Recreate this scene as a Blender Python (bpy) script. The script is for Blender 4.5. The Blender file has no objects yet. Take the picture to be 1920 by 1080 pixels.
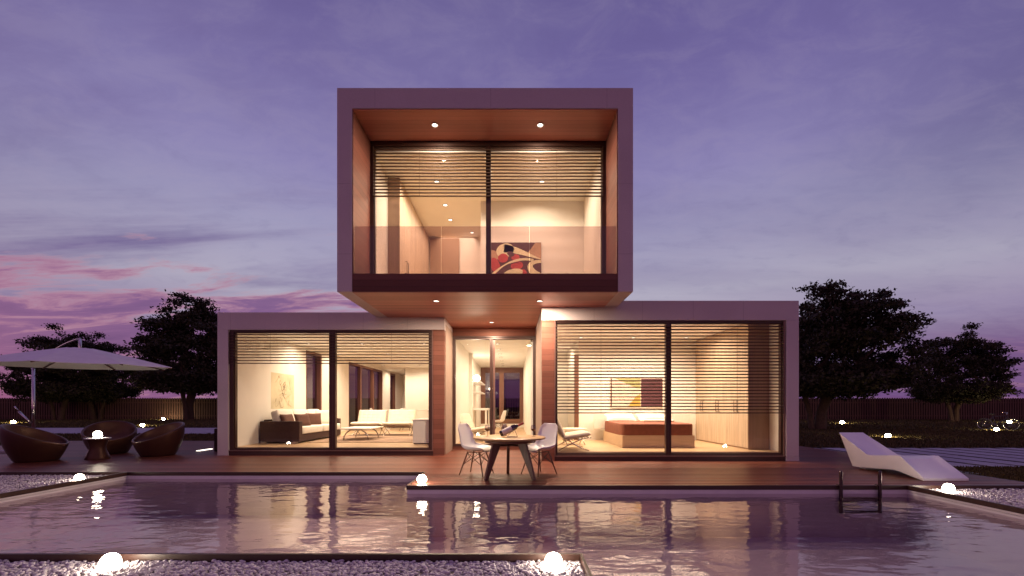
import bpy, math, random
import numpy as np
from mathutils import Vector, Matrix

random.seed(7)
RNG = np.random.default_rng(7)
scene = bpy.context.scene
COL = scene.collection
PI = math.pi
F, CX, CY, H = 800.0, 962.0, 762.0, 1.3     # focal length in photo pixels, vanishing point, eye height


def P(px, py, d):
    return Vector(((px - CX) * d / F, d, H + (CY - py) * d / F))


# ------------------------------------------------------------------ materials
def lin(r, g, b):
    f = lambda c: (c / 255 / 12.92) if c / 255 <= 0.04045 else ((c / 255 + 0.055) / 1.055) ** 2.4
    return (f(r), f(g), f(b), 1.0)


def new_mat(name):
    m = bpy.data.materials.new(name)
    m.use_nodes = True
    nt = m.node_tree
    return m, nt, nt.nodes, nt.links, nt.nodes['Principled BSDF']


def obj_coord(N, L, scale=(1, 1, 1), rot=(0, 0, 0)):
    tc = N.new('ShaderNodeNewGeometry')
    mp = N.new('ShaderNodeMapping')
    mp.inputs['Scale'].default_value = scale
    mp.inputs['Rotation'].default_value = rot
    L.new(tc.outputs['Position'], mp.inputs['Vector'])
    return mp.outputs['Vector']


def noise(N, L, vec, scale, detail=4, rough=0.55, dist=0.0):
    n = N.new('ShaderNodeTexNoise')
    n.inputs['Scale'].default_value = scale
    n.inputs['Detail'].default_value = detail
    n.inputs['Roughness'].default_value = rough
    n.inputs['Distortion'].default_value = dist
    if vec is not None:
        L.new(vec, n.inputs['Vector'])
    return n.outputs['Fac']


def ramp(N, L, fac, stops, interp='LINEAR'):
    r = N.new('ShaderNodeValToRGB')
    r.color_ramp.interpolation = interp
    e = r.color_ramp.elements
    while len(e) < len(stops):
        e.new(0.5)
    for el, (p, c) in zip(e, stops):
        el.position = p
        el.color = c if len(c) == 4 else (*c, 1)
    L.new(fac, r.inputs['Fac'])
    return r.outputs['Color']


def mathn(N, L, op, a, b=None, clamp=False):
    n = N.new('ShaderNodeMath')
    n.operation = op
    n.use_clamp = clamp
    for i, v in enumerate((a, b)):
        if v is None:
            continue
        if isinstance(v, (int, float)):
            n.inputs[i].default_value = v
        else:
            L.new(v, n.inputs[i])
    return n.outputs[0]


def mixc(N, L, fac, a, b, mode='MIX'):
    n = N.new('ShaderNodeMix')
    n.data_type = 'RGBA'
    n.blend_type = mode
    for sock, v in ((n.inputs[0], fac), (n.inputs[6], a), (n.inputs[7], b)):
        if isinstance(v, (int, float)):
            sock.default_value = v
        elif isinstance(v, tuple):
            sock.default_value = v if len(v) == 4 else (*v, 1)
        else:
            L.new(v, sock)
    return n.outputs[2]


def smooth(N, L, v, a, b):
    n = N.new('ShaderNodeMapRange')
    n.interpolation_type = 'SMOOTHSTEP'
    L.new(v, n.inputs['Value'])
    n.inputs['From Min'].default_value = a
    n.inputs['From Max'].default_value = b
    return n.outputs['Result']


def bump(N, L, bsdf, height, strength=0.3, dist=0.01):
    b = N.new('ShaderNodeBump')
    b.inputs['Strength'].default_value = strength
    b.inputs['Distance'].default_value = dist
    L.new(height, b.inputs['Height'])
    L.new(b.outputs['Normal'], bsdf.inputs['Normal'])


def plain(name, c, rough=0.6, metal=0.0, var=0.12, nscale=6.0, bumps=0.0, bscale=60.0, spec=0.5, coat=0.0):
    m, nt, N, L, B = new_mat(name)
    v = obj_coord(N, L)
    n = noise(N, L, v, nscale, 5, 0.6)
    lo = tuple(x * (1 - var) for x in c[:3])
    hi = tuple(min(1, x * (1 + var)) for x in c[:3])
    L.new(ramp(N, L, n, [(0.3, lo), (0.7, hi)]), B.inputs['Base Color'])
    B.inputs['Roughness'].default_value = rough
    B.inputs['Metallic'].default_value = metal
    B.inputs['Specular IOR Level'].default_value = spec
    B.inputs['Coat Weight'].default_value = coat
    if bumps:
        bump(N, L, B, noise(N, L, v, bscale, 3), bumps, 0.004)
    return m


def boards(name, c, axis, width, grain, rough=0.5, gap=0.035, var=0.25, spec=0.4, groove=0.25, off=0.0):
    """wood in boards: AXIS is the coordinate that counts the boards, GRAIN the one along them"""
    m, nt, N, L, B = new_mat(name)
    g = N.new('ShaderNodeNewGeometry')
    s = N.new('ShaderNodeSeparateXYZ')
    L.new(g.outputs['Position'], s.inputs[0])
    q = mathn(N, L, 'DIVIDE', mathn(N, L, 'ADD', s.outputs[axis], 50.0 + off), width)
    fl = mathn(N, L, 'FLOOR', q)
    fr = mathn(N, L, 'SUBTRACT', q, fl)
    wn = N.new('ShaderNodeTexWhiteNoise')
    wn.noise_dimensions = '1D'
    L.new(fl, wn.inputs['W'])
    sc = [14.0, 14.0, 14.0]
    sc['XYZ'.index(grain)] = 0.9
    gr = noise(N, L, obj_coord(N, L, tuple(sc)), 2.2, 6, 0.65, 0.6)
    blot = noise(N, L, obj_coord(N, L), 1.1, 3)
    k = mathn(N, L, 'ADD', mathn(N, L, 'MULTIPLY', wn.outputs['Value'], 0.45), mathn(N, L, 'MULTIPLY', gr, 0.4))
    k = mathn(N, L, 'ADD', k, mathn(N, L, 'MULTIPLY', blot, 0.15))
    lo = tuple(x * (1 - var) for x in c[:3])
    hi = tuple(min(1, x * (1 + var)) for x in c[:3])
    col = ramp(N, L, k, [(0.2, lo), (0.75, hi)])
    edge = mathn(N, L, 'MINIMUM', fr, mathn(N, L, 'SUBTRACT', 1.0, fr))
    gm = smooth(N, L, edge, 0.0, gap)
    if groove < 1:
        col = mixc(N, L, gm, tuple(x * groove for x in c[:3]), col)
    L.new(col, B.inputs['Base Color'])
    B.inputs['Roughness'].default_value = rough
    B.inputs['Specular IOR Level'].default_value = spec
    B.inputs['Specular Tint'].default_value = (1, 0.62, 0.48, 1)
    hgt = mathn(N, L, 'ADD', gm, mathn(N, L, 'MULTIPLY', gr, 0.12))
    bump(N, L, B, hgt, 0.5, 0.006)
    rr = mathn(N, L, 'ADD', mathn(N, L, 'MULTIPLY', gr, 0.16), rough - 0.08)
    L.new(rr, B.inputs['Roughness'])
    return m


def veneer(name, c, grain='Z', rough=0.45, var=0.18):
    m, nt, N, L, B = new_mat(name)
    sc = [22.0, 22.0, 22.0]
    sc['XYZ'.index(grain)] = 0.7
    gr = noise(N, L, obj_coord(N, L, tuple(sc)), 1.3, 6, 0.6, 0.4)
    lo = tuple(x * (1 - var) for x in c[:3])
    hi = tuple(min(1, x * (1 + var)) for x in c[:3])
    L.new(ramp(N, L, gr, [(0.3, lo), (0.7, hi)]), B.inputs['Base Color'])
    B.inputs['Roughness'].default_value = rough
    return m


def two_sided_fresnel(N, L, ior):
    """a thin sheet reflects alike from both sides: undo the node's inversion on back faces"""
    g = N.new('ShaderNodeNewGeometry')
    k = mathn(N, L, 'ADD', ior, mathn(N, L, 'MULTIPLY', g.outputs['Backfacing'], 1.0 / ior - ior))
    fr = N.new('ShaderNodeFresnel')
    L.new(k, fr.inputs['IOR'])
    return fr


def glass(name, tint=(0.93, 0.93, 0.93), ior=1.5, refl=(1, 1, 1)):
    m, nt, N, L, B = new_mat(name)
    N.remove(B)
    t = N.new('ShaderNodeBsdfTransparent')
    t.inputs[0].default_value = (*tint, 1)
    g = N.new('ShaderNodeBsdfGlossy')
    g.inputs['Roughness'].default_value = 0.0
    g.inputs[0].default_value = (*refl, 1)
    fr = two_sided_fresnel(N, L, ior)
    mx = N.new('ShaderNodeMixShader')
    L.new(fr.outputs[0], mx.inputs[0])
    L.new(t.outputs[0], mx.inputs[1])
    L.new(g.outputs[0], mx.inputs[2])
    L.new(mx.outputs[0], N['Material Output'].inputs['Surface'])
    return m


def emit(name, c, strength):
    m, nt, N, L, B = new_mat(name)
    N.remove(B)
    e = N.new('ShaderNodeEmission')
    e.inputs[0].default_value = (*c, 1)
    e.inputs[1].default_value = strength
    L.new(e.outputs[0], N['Material Output'].inputs['Surface'])
    return m


WARM = (1.0, 0.78, 0.56)
M = {}
# exterior plaster: fine pores, faint panel mottling
m, nt, N, L, B = new_mat('exterior_plaster')
v = obj_coord(N, L)
k = mathn(N, L, 'ADD', mathn(N, L, 'MULTIPLY', noise(N, L, v, 0.9, 4), 0.5), mathn(N, L, 'MULTIPLY', noise(N, L, v, 55, 3), 0.5))
L.new(ramp(N, L, k, [(0.3, (0.52, 0.44, 0.44)), (0.7, (0.62, 0.53, 0.53))]), B.inputs['Base Color'])
B.inputs['Roughness'].default_value = 0.75
bump(N, L, B, noise(N, L, v, 120, 3), 0.35, 0.004)
M['plaster'] = m
M['joint'] = plain('facade_panel_joint', (0.42, 0.35, 0.355), 0.8)
M['paint'] = plain('interior_paint', (0.80, 0.77, 0.71), 0.7, var=0.03, nscale=1.5, bumps=0.05)
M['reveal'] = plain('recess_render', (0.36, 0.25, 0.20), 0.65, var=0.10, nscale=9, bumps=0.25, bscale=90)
WOOD = (0.165, 0.060, 0.044)
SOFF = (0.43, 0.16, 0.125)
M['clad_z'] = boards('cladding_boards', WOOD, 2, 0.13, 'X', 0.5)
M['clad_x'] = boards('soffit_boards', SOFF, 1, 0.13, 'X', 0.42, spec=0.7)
M['clad_side'] = boards('side_lining_boards', (0.19, 0.070, 0.054), 2, 0.13, 'Y', 0.5)
M['fasciawood'] = boards('balcony_fascia_boards', (0.125, 0.052, 0.042), 2, 0.131, 'X', 0.5, off=0.06)
M['deck'] = boards('deck_boards', (0.135, 0.042, 0.027), 1, 0.16, 'X', 0.36, gap=0.02, var=0.34, spec=0.28, groove=1.0)
M['edge'] = veneer('deck_edge_board', (0.045, 0.019, 0.014), 'X', 0.4)
M['frame'] = plain('bronze_frame', (0.060, 0.027, 0.022), 0.35, 0.25, 0.1, 12)
M['sill'] = plain('bronze_sill', (0.22, 0.12, 0.10), 0.3, 0.4, 0.1, 12)
M['brownwood'] = veneer('brown_window_wood', (0.17, 0.075, 0.045), 'Z', 0.4)
M['slat'] = plain('blind_slat_bronze', (0.075, 0.036, 0.024), 0.65, 0.0, 0.1, 8)
M['glass'] = glass('window_glass', (0.95, 0.94, 0.93), 1.45)
M['darkglass'] = glass('tinted_side_glass', (0.30, 0.22, 0.22), 1.95)
M['balglass'] = glass('balustrade_glass', (0.80, 0.72, 0.72), 1.40)
M['drinkglass'] = glass('drinking_glass', (0.74, 0.70, 0.72), 1.75)
M['floor'] = boards('interior_floor_boards', (0.52, 0.36, 0.21), 1, 0.18, 'X', 0.35, gap=0.012, var=0.10, groove=0.7)
M['white'] = plain('white_lacquer', (0.78, 0.76, 0.73), 0.3, var=0.02)
M['shell'] = plain('white_moulded_plastic', (0.80, 0.78, 0.78), 0.25, var=0.02, coat=0.2)
M['chaise'] = plain('white_gelcoat', (0.74, 0.70, 0.73), 0.35, var=0.03, nscale=3, bumps=0.03)
M['cream'] = plain('cream_leather', (0.74, 0.67, 0.55), 0.45, var=0.06, nscale=10, bumps=0.12, bscale=140)
M['offwhite'] = plain('off_white_fabric', (0.74, 0.70, 0.63), 0.9, var=0.05, nscale=20, bumps=0.25, bscale=350)
M['darkfab'] = plain('dark_brown_fabric', (0.055, 0.026, 0.021), 0.85, var=0.2, nscale=25, bumps=0.3, bscale=300)
M['pillowbrown'] = plain('brown_pillow_fabric', (0.12, 0.055, 0.040), 0.9, var=0.15, nscale=25, bumps=0.3, bscale=300)
M['bedspread'] = plain('rust_bedspread', (0.25, 0.085, 0.055), 0.85, var=0.12, nscale=9, bumps=0.3, bscale=200)
M['palewood'] = veneer('pale_ash_wood', (0.62, 0.47, 0.32), 'X', 0.5, 0.10)
M['wardrobe'] = veneer('wardrobe_veneer', (0.55, 0.43, 0.31), 'Z', 0.5, 0.30)
M['endpanel'] = veneer('wardrobe_end_panel', (0.36, 0.24, 0.16), 'Z', 0.5, 0.10)
M['chrome'] = plain('polished_steel', (0.55, 0.52, 0.50), 0.16, 1.0, 0.05, 8)
M['steel_dark'] = plain('dark_steel', (0.07, 0.045, 0.05), 0.22, 0.8, 0.08, 8)
M['handle'] = plain('handle_bronze', (0.07, 0.04, 0.03), 0.35, 0.6, 0.1, 12)
M['wicker'] = None
M['oak'] = veneer('oak_tabletop', (0.46, 0.27, 0.11), 'X', 0.38, 0.22)
M['walnut'] = veneer('walnut_legs', (0.13, 0.055, 0.035), 'Z', 0.42, 0.25)
M['blackwire'] = plain('black_wire', (0.02, 0.014, 0.013), 0.4, 0.5, 0.1)
M['bottle'] = plain('dark_bottle_glass', (0.022, 0.008, 0.010), 0.06, 0.0, 0.1, spec=0.8, coat=0.6)
M['label'] = plain('paper_label', (0.62, 0.56, 0.55), 0.7, var=0.05)
M['foil'] = plain('red_foil', (0.25, 0.025, 0.03), 0.35, 0.4, 0.1)
M['wine'] = plain('wine_in_glass', (0.10, 0.02, 0.02), 0.1, 0, 0.1)
M['screen'] = plain('dark_screen', (0.02, 0.012, 0.012), 0.12, 0, 0.1)
M['darkbox'] = plain('black_slatted_cabinet', (0.012, 0.008, 0.010), 0.6, 0, 0.2)
M['canvas'] = plain('umbrella_canvas', (0.72, 0.68, 0.66), 0.9, var=0.05, nscale=7, bumps=0.1, bscale=250)
M['basin'] = plain('pool_basin_render', (0.70, 0.65, 0.67), 0.6, var=0.06, nscale=3)
M['slab'] = plain('paving_slab', (0.36, 0.33, 0.36), 0.85, var=0.18, nscale=5, bumps=0.3, bscale=60)
M['fencewood'] = veneer('fence_board_wood', (0.12, 0.055, 0.038), 'Z', 0.75, 0.35)
M['fencedark'] = plain('fence_gap_shadow', (0.012, 0.007, 0.006), 0.9)
M['bark'] = plain('bark', (0.09, 0.05, 0.032), 0.9, var=0.35, nscale=14, bumps=0.6, bscale=30)
M['lampball'] = emit('lamp_globe', (1.0, 0.88, 0.68), 62.0)
M['gardenball'] = emit('garden_lamp_globe', (1.0, 0.82, 0.46), 210.0)
M['deckglow'] = emit('deck_glow_bar', (1.0, 0.90, 0.78), 3.0)  # glow for the bar that stands for the lit deck patch
M['downdisc'] = emit('downlight_disc', (1.0, 0.90, 0.74), 4.0)
M['rugmat'] = plain('rug_wool', (0.30, 0.20, 0.14), 0.95, var=0.35, nscale=2.2, bumps=0.4, bscale=150)
M['candle'] = plain('candle_wax', (0.75, 0.70, 0.62), 0.6, 0, 0.03)
M['rubber'] = plain('black_rubber', (0.015, 0.012, 0.012), 0.7)
M['bikeframe'] = plain('bicycle_paint', (0.03, 0.02, 0.04), 0.3, 0.3)

# pod chairs and the hourglass table: dark woven resin
m, nt, N, L, B = new_mat('dark_woven_resin')
v = obj_coord(N, L)
w1 = N.new('ShaderNodeTexWave'); w1.bands_direction = 'Z'; w1.inputs['Scale'].default_value = 22; L.new(v, w1.inputs['Vector'])
w2 = N.new('ShaderNodeTexWave'); w2.bands_direction = 'DIAGONAL'; w2.inputs['Scale'].default_value = 16; L.new(v, w2.inputs['Vector'])
k = mathn(N, L, 'ADD', mathn(N, L, 'MULTIPLY', w1.outputs['Fac'], 0.5), mathn(N, L, 'MULTIPLY', w2.outputs['Fac'], 0.5))
L.new(ramp(N, L, k, [(0.2, (0.036, 0.013, 0.010)), (0.8, (0.060, 0.023, 0.017))]), B.inputs['Base Color'])
B.inputs['Roughness'].default_value = 0.38
B.inputs['Specular Tint'].default_value = (1, 0.6, 0.45, 1)
bump(N, L, B, k, 0.25, 0.004)
M['wicker'] = m

# gravel: one tone per pebble
m, nt, N, L, B = new_mat('pale_pebble')
g = N.new('ShaderNodeNewGeometry')
L.new(ramp(N, L, g.outputs['Random Per Island'], [(0.0, (0.34, 0.29, 0.31)), (0.5, (0.48, 0.42, 0.44)), (1.0, (0.60, 0.54, 0.54))]), B.inputs['Base Color'])
B.inputs['Roughness'].default_value = 0.7
M['pebble'] = m
M['gravelbase'] = plain('gravel_bed_soil', (0.10, 0.075, 0.075), 0.95, var=0.4, nscale=40)

# leaves
m, nt, N, L, B = new_mat('tree_leaves')
g = N.new('ShaderNodeNewGeometry')
v = obj_coord(N, L)
k = mathn(N, L, 'ADD', mathn(N, L, 'MULTIPLY', g.outputs['Random Per Island'], 0.6), mathn(N, L, 'MULTIPLY', noise(N, L, v, 0.8, 3), 0.4))
L.new(ramp(N, L, k, [(0.15, (0.020, 0.016, 0.010)), (0.85, (0.060, 0.050, 0.022))]), B.inputs['Base Color'])
B.inputs['Roughness'].default_value = 0.6
B.inputs['Specular IOR Level'].default_value = 0.2
M['leaf'] = m

# lawn soil and blades
m, nt, N, L, B = new_mat('lawn_ground')
v = obj_coord(N, L)
k = mathn(N, L, 'ADD', mathn(N, L, 'MULTIPLY', noise(N, L, v, 1.3, 6, 0.7), 0.6), mathn(N, L, 'MULTIPLY', noise(N, L, v, 14, 4), 0.4))
L.new(ramp(N, L, k, [(0.3, (0.032, 0.018, 0.010)), (0.7, (0.075, 0.048, 0.022))]), B.inputs['Base Color'])
B.inputs['Roughness'].default_value = 0.95
B.inputs['Specular IOR Level'].default_value = 0.1
bump(N, L, B, noise(N, L, v, 18, 6, 0.75), 1.0, 0.06)
M['lawn'] = m
m, nt, N, L, B = new_mat('grass_blades')
g = N.new('ShaderNodeNewGeometry')
L.new(ramp(N, L, g.outputs['Random Per Island'], [(0.0, (0.045, 0.036, 0.015)), (1.0, (0.14, 0.10, 0.036))]), B.inputs['Base Color'])
B.inputs['Roughness'].default_value = 0.7
B.inputs['Specular IOR Level'].default_value = 0.15
M['grass'] = m

# pool water: rippled reflecting surface over a see-through body
m, nt, N, L, B = new_mat('pool_water')
N.remove(B)
n1 = noise(N, L, obj_coord(N, L, (1.0, 2.2, 1), (0, 0, 0.12)), 1.9, 2, 0.5, 0.3)
n2 = noise(N, L, obj_coord(N, L, (1.0, 1.7, 1), (0, 0, -0.25)), 5.5, 2, 0.5, 0.4)
hh = mathn(N, L, 'ADD', mathn(N, L, 'MULTIPLY', n1, 1.0), mathn(N, L, 'MULTIPLY', n2, 0.22))
bp = N.new('ShaderNodeBump'); bp.inputs['Strength'].default_value = 1.0; bp.inputs['Distance'].default_value = 0.0095
L.new(hh, bp.inputs['Height'])
t = N.new('ShaderNodeBsdfTransparent'); t.inputs[0].default_value = (0.70, 0.62, 0.67, 1)
gl = N.new('ShaderNodeBsdfGlossy'); gl.inputs['Roughness'].default_value = 0.015; gl.inputs[0].default_value = (0.84, 0.80, 0.78, 1)
fr = two_sided_fresnel(N, L, 1.85)
L.new(bp.outputs[0], gl.inputs['Normal']); L.new(bp.outputs[0], fr.inputs['Normal'])
mx = N.new('ShaderNodeMixShader')
L.new(fr.outputs[0], mx.inputs[0]); L.new(t.outputs[0], mx.inputs[1]); L.new(gl.outputs[0], mx.inputs[2])
L.new(mx.outputs[0], N['Material Output'].inputs['Surface'])
M['water'] = m


# ------------------------------------------------------------------ mesh builder
class MB:
    def __init__(s):
        s.v, s.f, s.mi, s.sm = [], [], [], []
        s.cur = 0
        s.smooth = False

    def add(s, vs, fs, xf=None, smooth=None):
        o = len(s.v)
        if xf is not None:
            vs = [xf @ Vector(p) for p in vs]
        s.v += [tuple(p) for p in vs]
        sm = s.smooth if smooth is None else smooth
        for f in fs:
            s.f.append(tuple(o + i for i in f))
            s.mi.append(s.cur)
            s.sm.append(sm)
        return s

    def box(s, x0, x1, y0, y1, z0, z1, xf=None):
        vs = [(x, y, z) for z in (z0, z1) for y in (y0, y1) for x in (x0, x1)]
        return s.add(vs, [(0, 2, 3, 1), (4, 5, 7, 6), (0, 1, 5, 4), (2, 6, 7, 3), (0, 4, 6, 2), (1, 3, 7, 5)], xf, False)

    def tube(s, pts, r, n=10, cap=True, closed=False, xf=None):
        pts = [Vector(p) for p in pts]
        rs = r if isinstance(r, (list, tuple)) else [r] * len(pts)
        vs, fs = [], []
        m_ = len(pts)
        up = None
        for i, p in enumerate(pts):
            if closed:
                t = pts[(i + 1) % m_] - pts[i - 1]
            else:
                t = pts[min(i + 1, m_ - 1)] - pts[max(i - 1, 0)]
            t.normalize()
            if up is None:
                up = Vector((0, 0, 1)) if abs(t.z) < 0.9 else Vector((1, 0, 0))
            a = (up - t * up.dot(t))
            if a.length < 1e-5:
                a = t.orthogonal()
            a.normalize()
            up = a
            b = t.cross(a)
            for k in range(n):
                an = 2 * PI * k / n
                vs.append(p + (a * math.cos(an) + b * math.sin(an)) * rs[i])
        for i in range(m_ if closed else m_ - 1):
            j = (i + 1) % m_
            for k in range(n):
                k2 = (k + 1) % n
                fs.append((i * n + k, i * n + k2, j * n + k2, j * n + k))
        if cap and not closed:
            fs.append(tuple(reversed(range(n))))
            fs.append(tuple((m_ - 1) * n + k for k in range(n)))
        return s.add(vs, fs, xf, True)

    def lathe(s, prof, n=32, xf=None, cap0=True, cap1=True):
        vs, fs = [], []
        for r, z in prof:
            for k in range(n):
                a = 2 * PI * k / n
                vs.append((r * math.cos(a), r * math.sin(a), z))
        for i in range(len(prof) - 1):
            for k in range(n):
                k2 = (k + 1) % n
                fs.append((i * n + k, i * n + k2, (i + 1) * n + k2, (i + 1) * n + k))
        if cap0:
            fs.append(tuple(reversed(range(n))))
        if cap1:
            fs.append(tuple((len(prof) - 1) * n + k for k in range(n)))
        return s.add(vs, fs, xf, True)

    def grid(s, fn, nu, nv, xf=None, closed_u=False):
        vs = [fn(i / nu, j / nv) for j in range(nv + 1) for i in range(nu + (0 if closed_u else 1))]
        w = nu if closed_u else nu + 1
        fs = []
        for j in range(nv):
            for i in range(nu):
                i2 = (i + 1) % w
                fs.append((j * w + i, j * w + i2, (j + 1) * w + i2, (j + 1) * w + i))
        return s.add(vs, fs, xf, True)

    def superbox(s, w, d, h, e=0.22, nu=32, nv=18, xf=None):
        """cushion: a box with fully rounded edges, centred on the origin"""
        def sp(x, p):
            return math.copysign(abs(x) ** p, x)

        def fn(u, v):
            a, b = 2 * PI * u, -PI / 2 + PI * v
            cb = sp(math.cos(b), e)
            return (w / 2 * cb * sp(math.cos(a), e), d / 2 * cb * sp(math.sin(a), e), h / 2 * sp(math.sin(b), e))
        return s.grid(fn, nu, nv, xf, True)

    def pillow(s, w, h, t, xf=None, n=14):
        for sg in (1, -1):
            def fn(u, v, sg=sg):
                a, b = 2 * u - 1, 2 * v - 1
                k = max(0.0, (1 - a ** 4) * (1 - b ** 4)) ** 0.55
                pin = 1 - 0.06 * (1 - abs(a)) * abs(b) ** 3
                pin2 = 1 - 0.06 * (1 - abs(b)) * abs(a) ** 3
                return (a * w / 2 * pin2, sg * t / 2 * k, b * h / 2 * pin)
            s.grid(fn, n, n, xf)
        return s

    def sphere(s, r, c=(0, 0, 0), nu=28, nv=16, xf=None):
        def fn(u, v):
            a, b = 2 * PI * u, -PI / 2 + PI * v
            return (c[0] + r * math.cos(b) * math.cos(a), c[1] + r * math.cos(b) * math.sin(a), c[2] + r * math.sin(b))
        return s.grid(fn, nu, nv, xf, True)

    def prism(s, poly, y0, y1, xf=None):
        """poly in x,z extruded along y"""
        n = len(poly)
        vs = [(x, y0, z) for x, z in poly] + [(x, y1, z) for x, z in poly]
        fs = [tuple(range(n)), tuple(reversed(range(n, 2 * n)))]
        fs += [((i + 1) % n, i, n + i, n + (i + 1) % n) for i in range(n)]
        return s.add(vs, fs, xf, False)

    def build(s, name, mats, parent=None, loc=None, rot=None, bevel=0.0, seg=2):
        me = bpy.data.meshes.new(name)
        me.from_pydata(s.v, [], s.f)
        mats = mats if isinstance(mats, (list, tuple)) else [mats]
        for m_ in mats:
            me.materials.append(m_)
        me.polygons.foreach_set('material_index', s.mi)
        me.polygons.foreach_set('use_smooth', s.sm)
        me.update()
        o = bpy.data.objects.new(name, me)
        COL.objects.link(o)
        if parent is not None:
            o.parent = parent
        if loc is not None:
            o.location = loc
        if rot is not None:
            o.rotation_euler = rot
        if bevel:
            b = o.modifiers.new('bevel', 'BEVEL')
            b.width = bevel
            b.segments = seg
            b.limit_method = 'ANGLE'
            b.angle_limit = math.radians(35)
        return o


def np_mesh(name, verts, faces, mat, parent=None, smooth=True):
    """faces: (n, k) int array"""
    me = bpy.data.meshes.new(name)
    nv, (nf, k) = len(verts), faces.shape
    me.vertices.add(nv)
    me.vertices.foreach_set('co', verts.astype(np.float32).ravel())
    me.loops.add(nf * k)
    me.loops.foreach_set('vertex_index', faces.astype(np.int32).ravel())
    me.polygons.add(nf)
    me.polygons.foreach_set('loop_start', np.arange(0, nf * k, k, dtype=np.int32))
    me.polygons.foreach_set('use_smooth', np.full(nf, smooth))
    me.materials.append(mat)
    me.update(calc_edges=True)
    me.validate()
    o = bpy.data.objects.new(name, me)
    COL.objects.link(o)
    if parent is not None:
        o.parent = parent
    return o


def tag(o, label=None, cat=None, group=None, kind=None):
    for k, val in (('label', label), ('category', cat), ('group', group), ('kind', kind)):
        if val:
            o[k] = val
    return o


def thing(name, label, cat, loc=(0, 0, 0), rz=0.0, group=None):
    o = bpy.data.objects.new(name, None)
    COL.objects.link(o)
    o.location = loc
    o.rotation_euler = (0, 0, rz)
    return tag(o, label, cat, group)


def dup(o, label=None, loc=None, rz=None, parent=None, scale=None):
    kids = [c for c in bpy.data.objects if c.parent == o]
    c = o.copy()
    COL.objects.link(c)
    if parent is not None:
        c.parent = parent
    if label:
        c['label'] = label
    if loc is not None:
        c.location = loc
    if rz is not None:
        c.rotation_euler = (0, 0, rz)
    if scale is not None:
        c.scale = (scale,) * 3
    for k in kids:
        dup(k, parent=c)
    return c


def struct(o, kind='structure'):
    o['kind'] = kind
    return o


def T(x=0, y=0, z=0, rx=0, ry=0, rz=0, s=1):
    return Matrix.Translation((x, y, z)) @ Matrix.Rotation(rz, 4, 'Z') @ Matrix.Rotation(ry, 4, 'Y') @ Matrix.Rotation(rx, 4, 'X') @ Matrix.Scale(s, 4)


# ================================================================== SETTING
XL, XR, YB, YD, XS = -7.62, 6.47, 8.46, 7.03, -1.72        # pool left, right, back edge; step of the deck
WZ = -0.135
# ground with a hole for the pool, reaching the horizon
m_ = MB()
R_ = 600
for (x0, x1, y0, y1) in ((-R_, R_, YB, R_), (-R_, R_, -R_, 0.4), (-R_, XL, 0.4, YB), (XR, R_, 0.4, YB)):
    m_.add([(x0, y0, -0.10), (x1, y0, -0.10), (x1, y1, -0.10), (x0, y1, -0.10)], [(0, 1, 2, 3)])
struct(m_.build('ground', M['lawn']))

# deck: crowned boards running along X
m_ = MB()
bw = 0.16
y = YD
while y < 16.0:
    y1 = y + bw - 0.006
    if y < YB - 0.01:
        spans = [(XS, 8.75)]
    elif y < 9.6:
        spans = [(-17.0, 8.75)]
    elif y < 14.2:
        spans = [(-17.0, 9.40)]
    else:
        spans = [(-17.0, -7.0)]
    for xa, xb in spans:
        prof = [(y, -0.05), (y, -0.004), (y + 0.012, 0.0), (y + bw * 0.28, 0.0013), (y + bw * 0.5, 0.0018), (y + bw * 0.7, 0.0013), (y1 - 0.012, 0.0), (y1, -0.004), (y1, -0.05)]
        n = len(prof)
        tilt = random.uniform(-0.0007, 0.0007)
        vs = []
        for x in (xa, xb):
            vs += [(x, py, pz + (tilt * (py - y - bw / 2) / bw * 2 if pz > -0.01 else 0)) for py, pz in prof]
        m_.add(vs, [(i, i + 1, n + i + 1, n + i) for i in range(n - 1)], smooth=True)
        m_.add(vs[:n], [tuple(reversed(range(n)))])
        m_.add(vs[n:], [tuple(range(n))])
    y += bw
struct(m_.build('deck', M['deck']))
m_ = MB()
m_.box(-17, 9.4, YB + 0.1, 16.0, -0.095, -0.051)
m_.box(XS + 0.05, 8.75, YD + 0.05, YB + 0.1, -0.095, -0.051)
struct(m_.build('deck_underframe', M['edge']))

# dark edge boards of the deck and copings of the pool
m_ = MB()
t = 0.03
m_.box(-17, XS - t, YB - t, YB - 0.002, -0.068, 0.002)            # back left deck edge
m_.box(XS - t, XS - 0.002, YD - t, YB - 0.002, -0.068, 0.002)     # step side
m_.box(XS, 8.75, YD - t, YD - 0.002, -0.068, 0.002)               # front edge
m_.box(8.752, 8.782, YD - t, 9.58, -0.068, 0.002)
m_.box(XL - 0.04, XL, 0.4, YB - t - 0.002, -0.068, 0.002)         # left coping
m_.box(XR, XR + 0.04, 0.4, YD - t - 0.002, -0.068, 0.002)         # right coping
m_.box(XL, 0.61, 3.745, 3.775, -0.068, 0.002)                     # near coping
m_.box(0.585, 0.61, 0.4, 3.743, -0.068, 0.002)
struct(m_.build('pool_coping', M['edge']))

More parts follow.
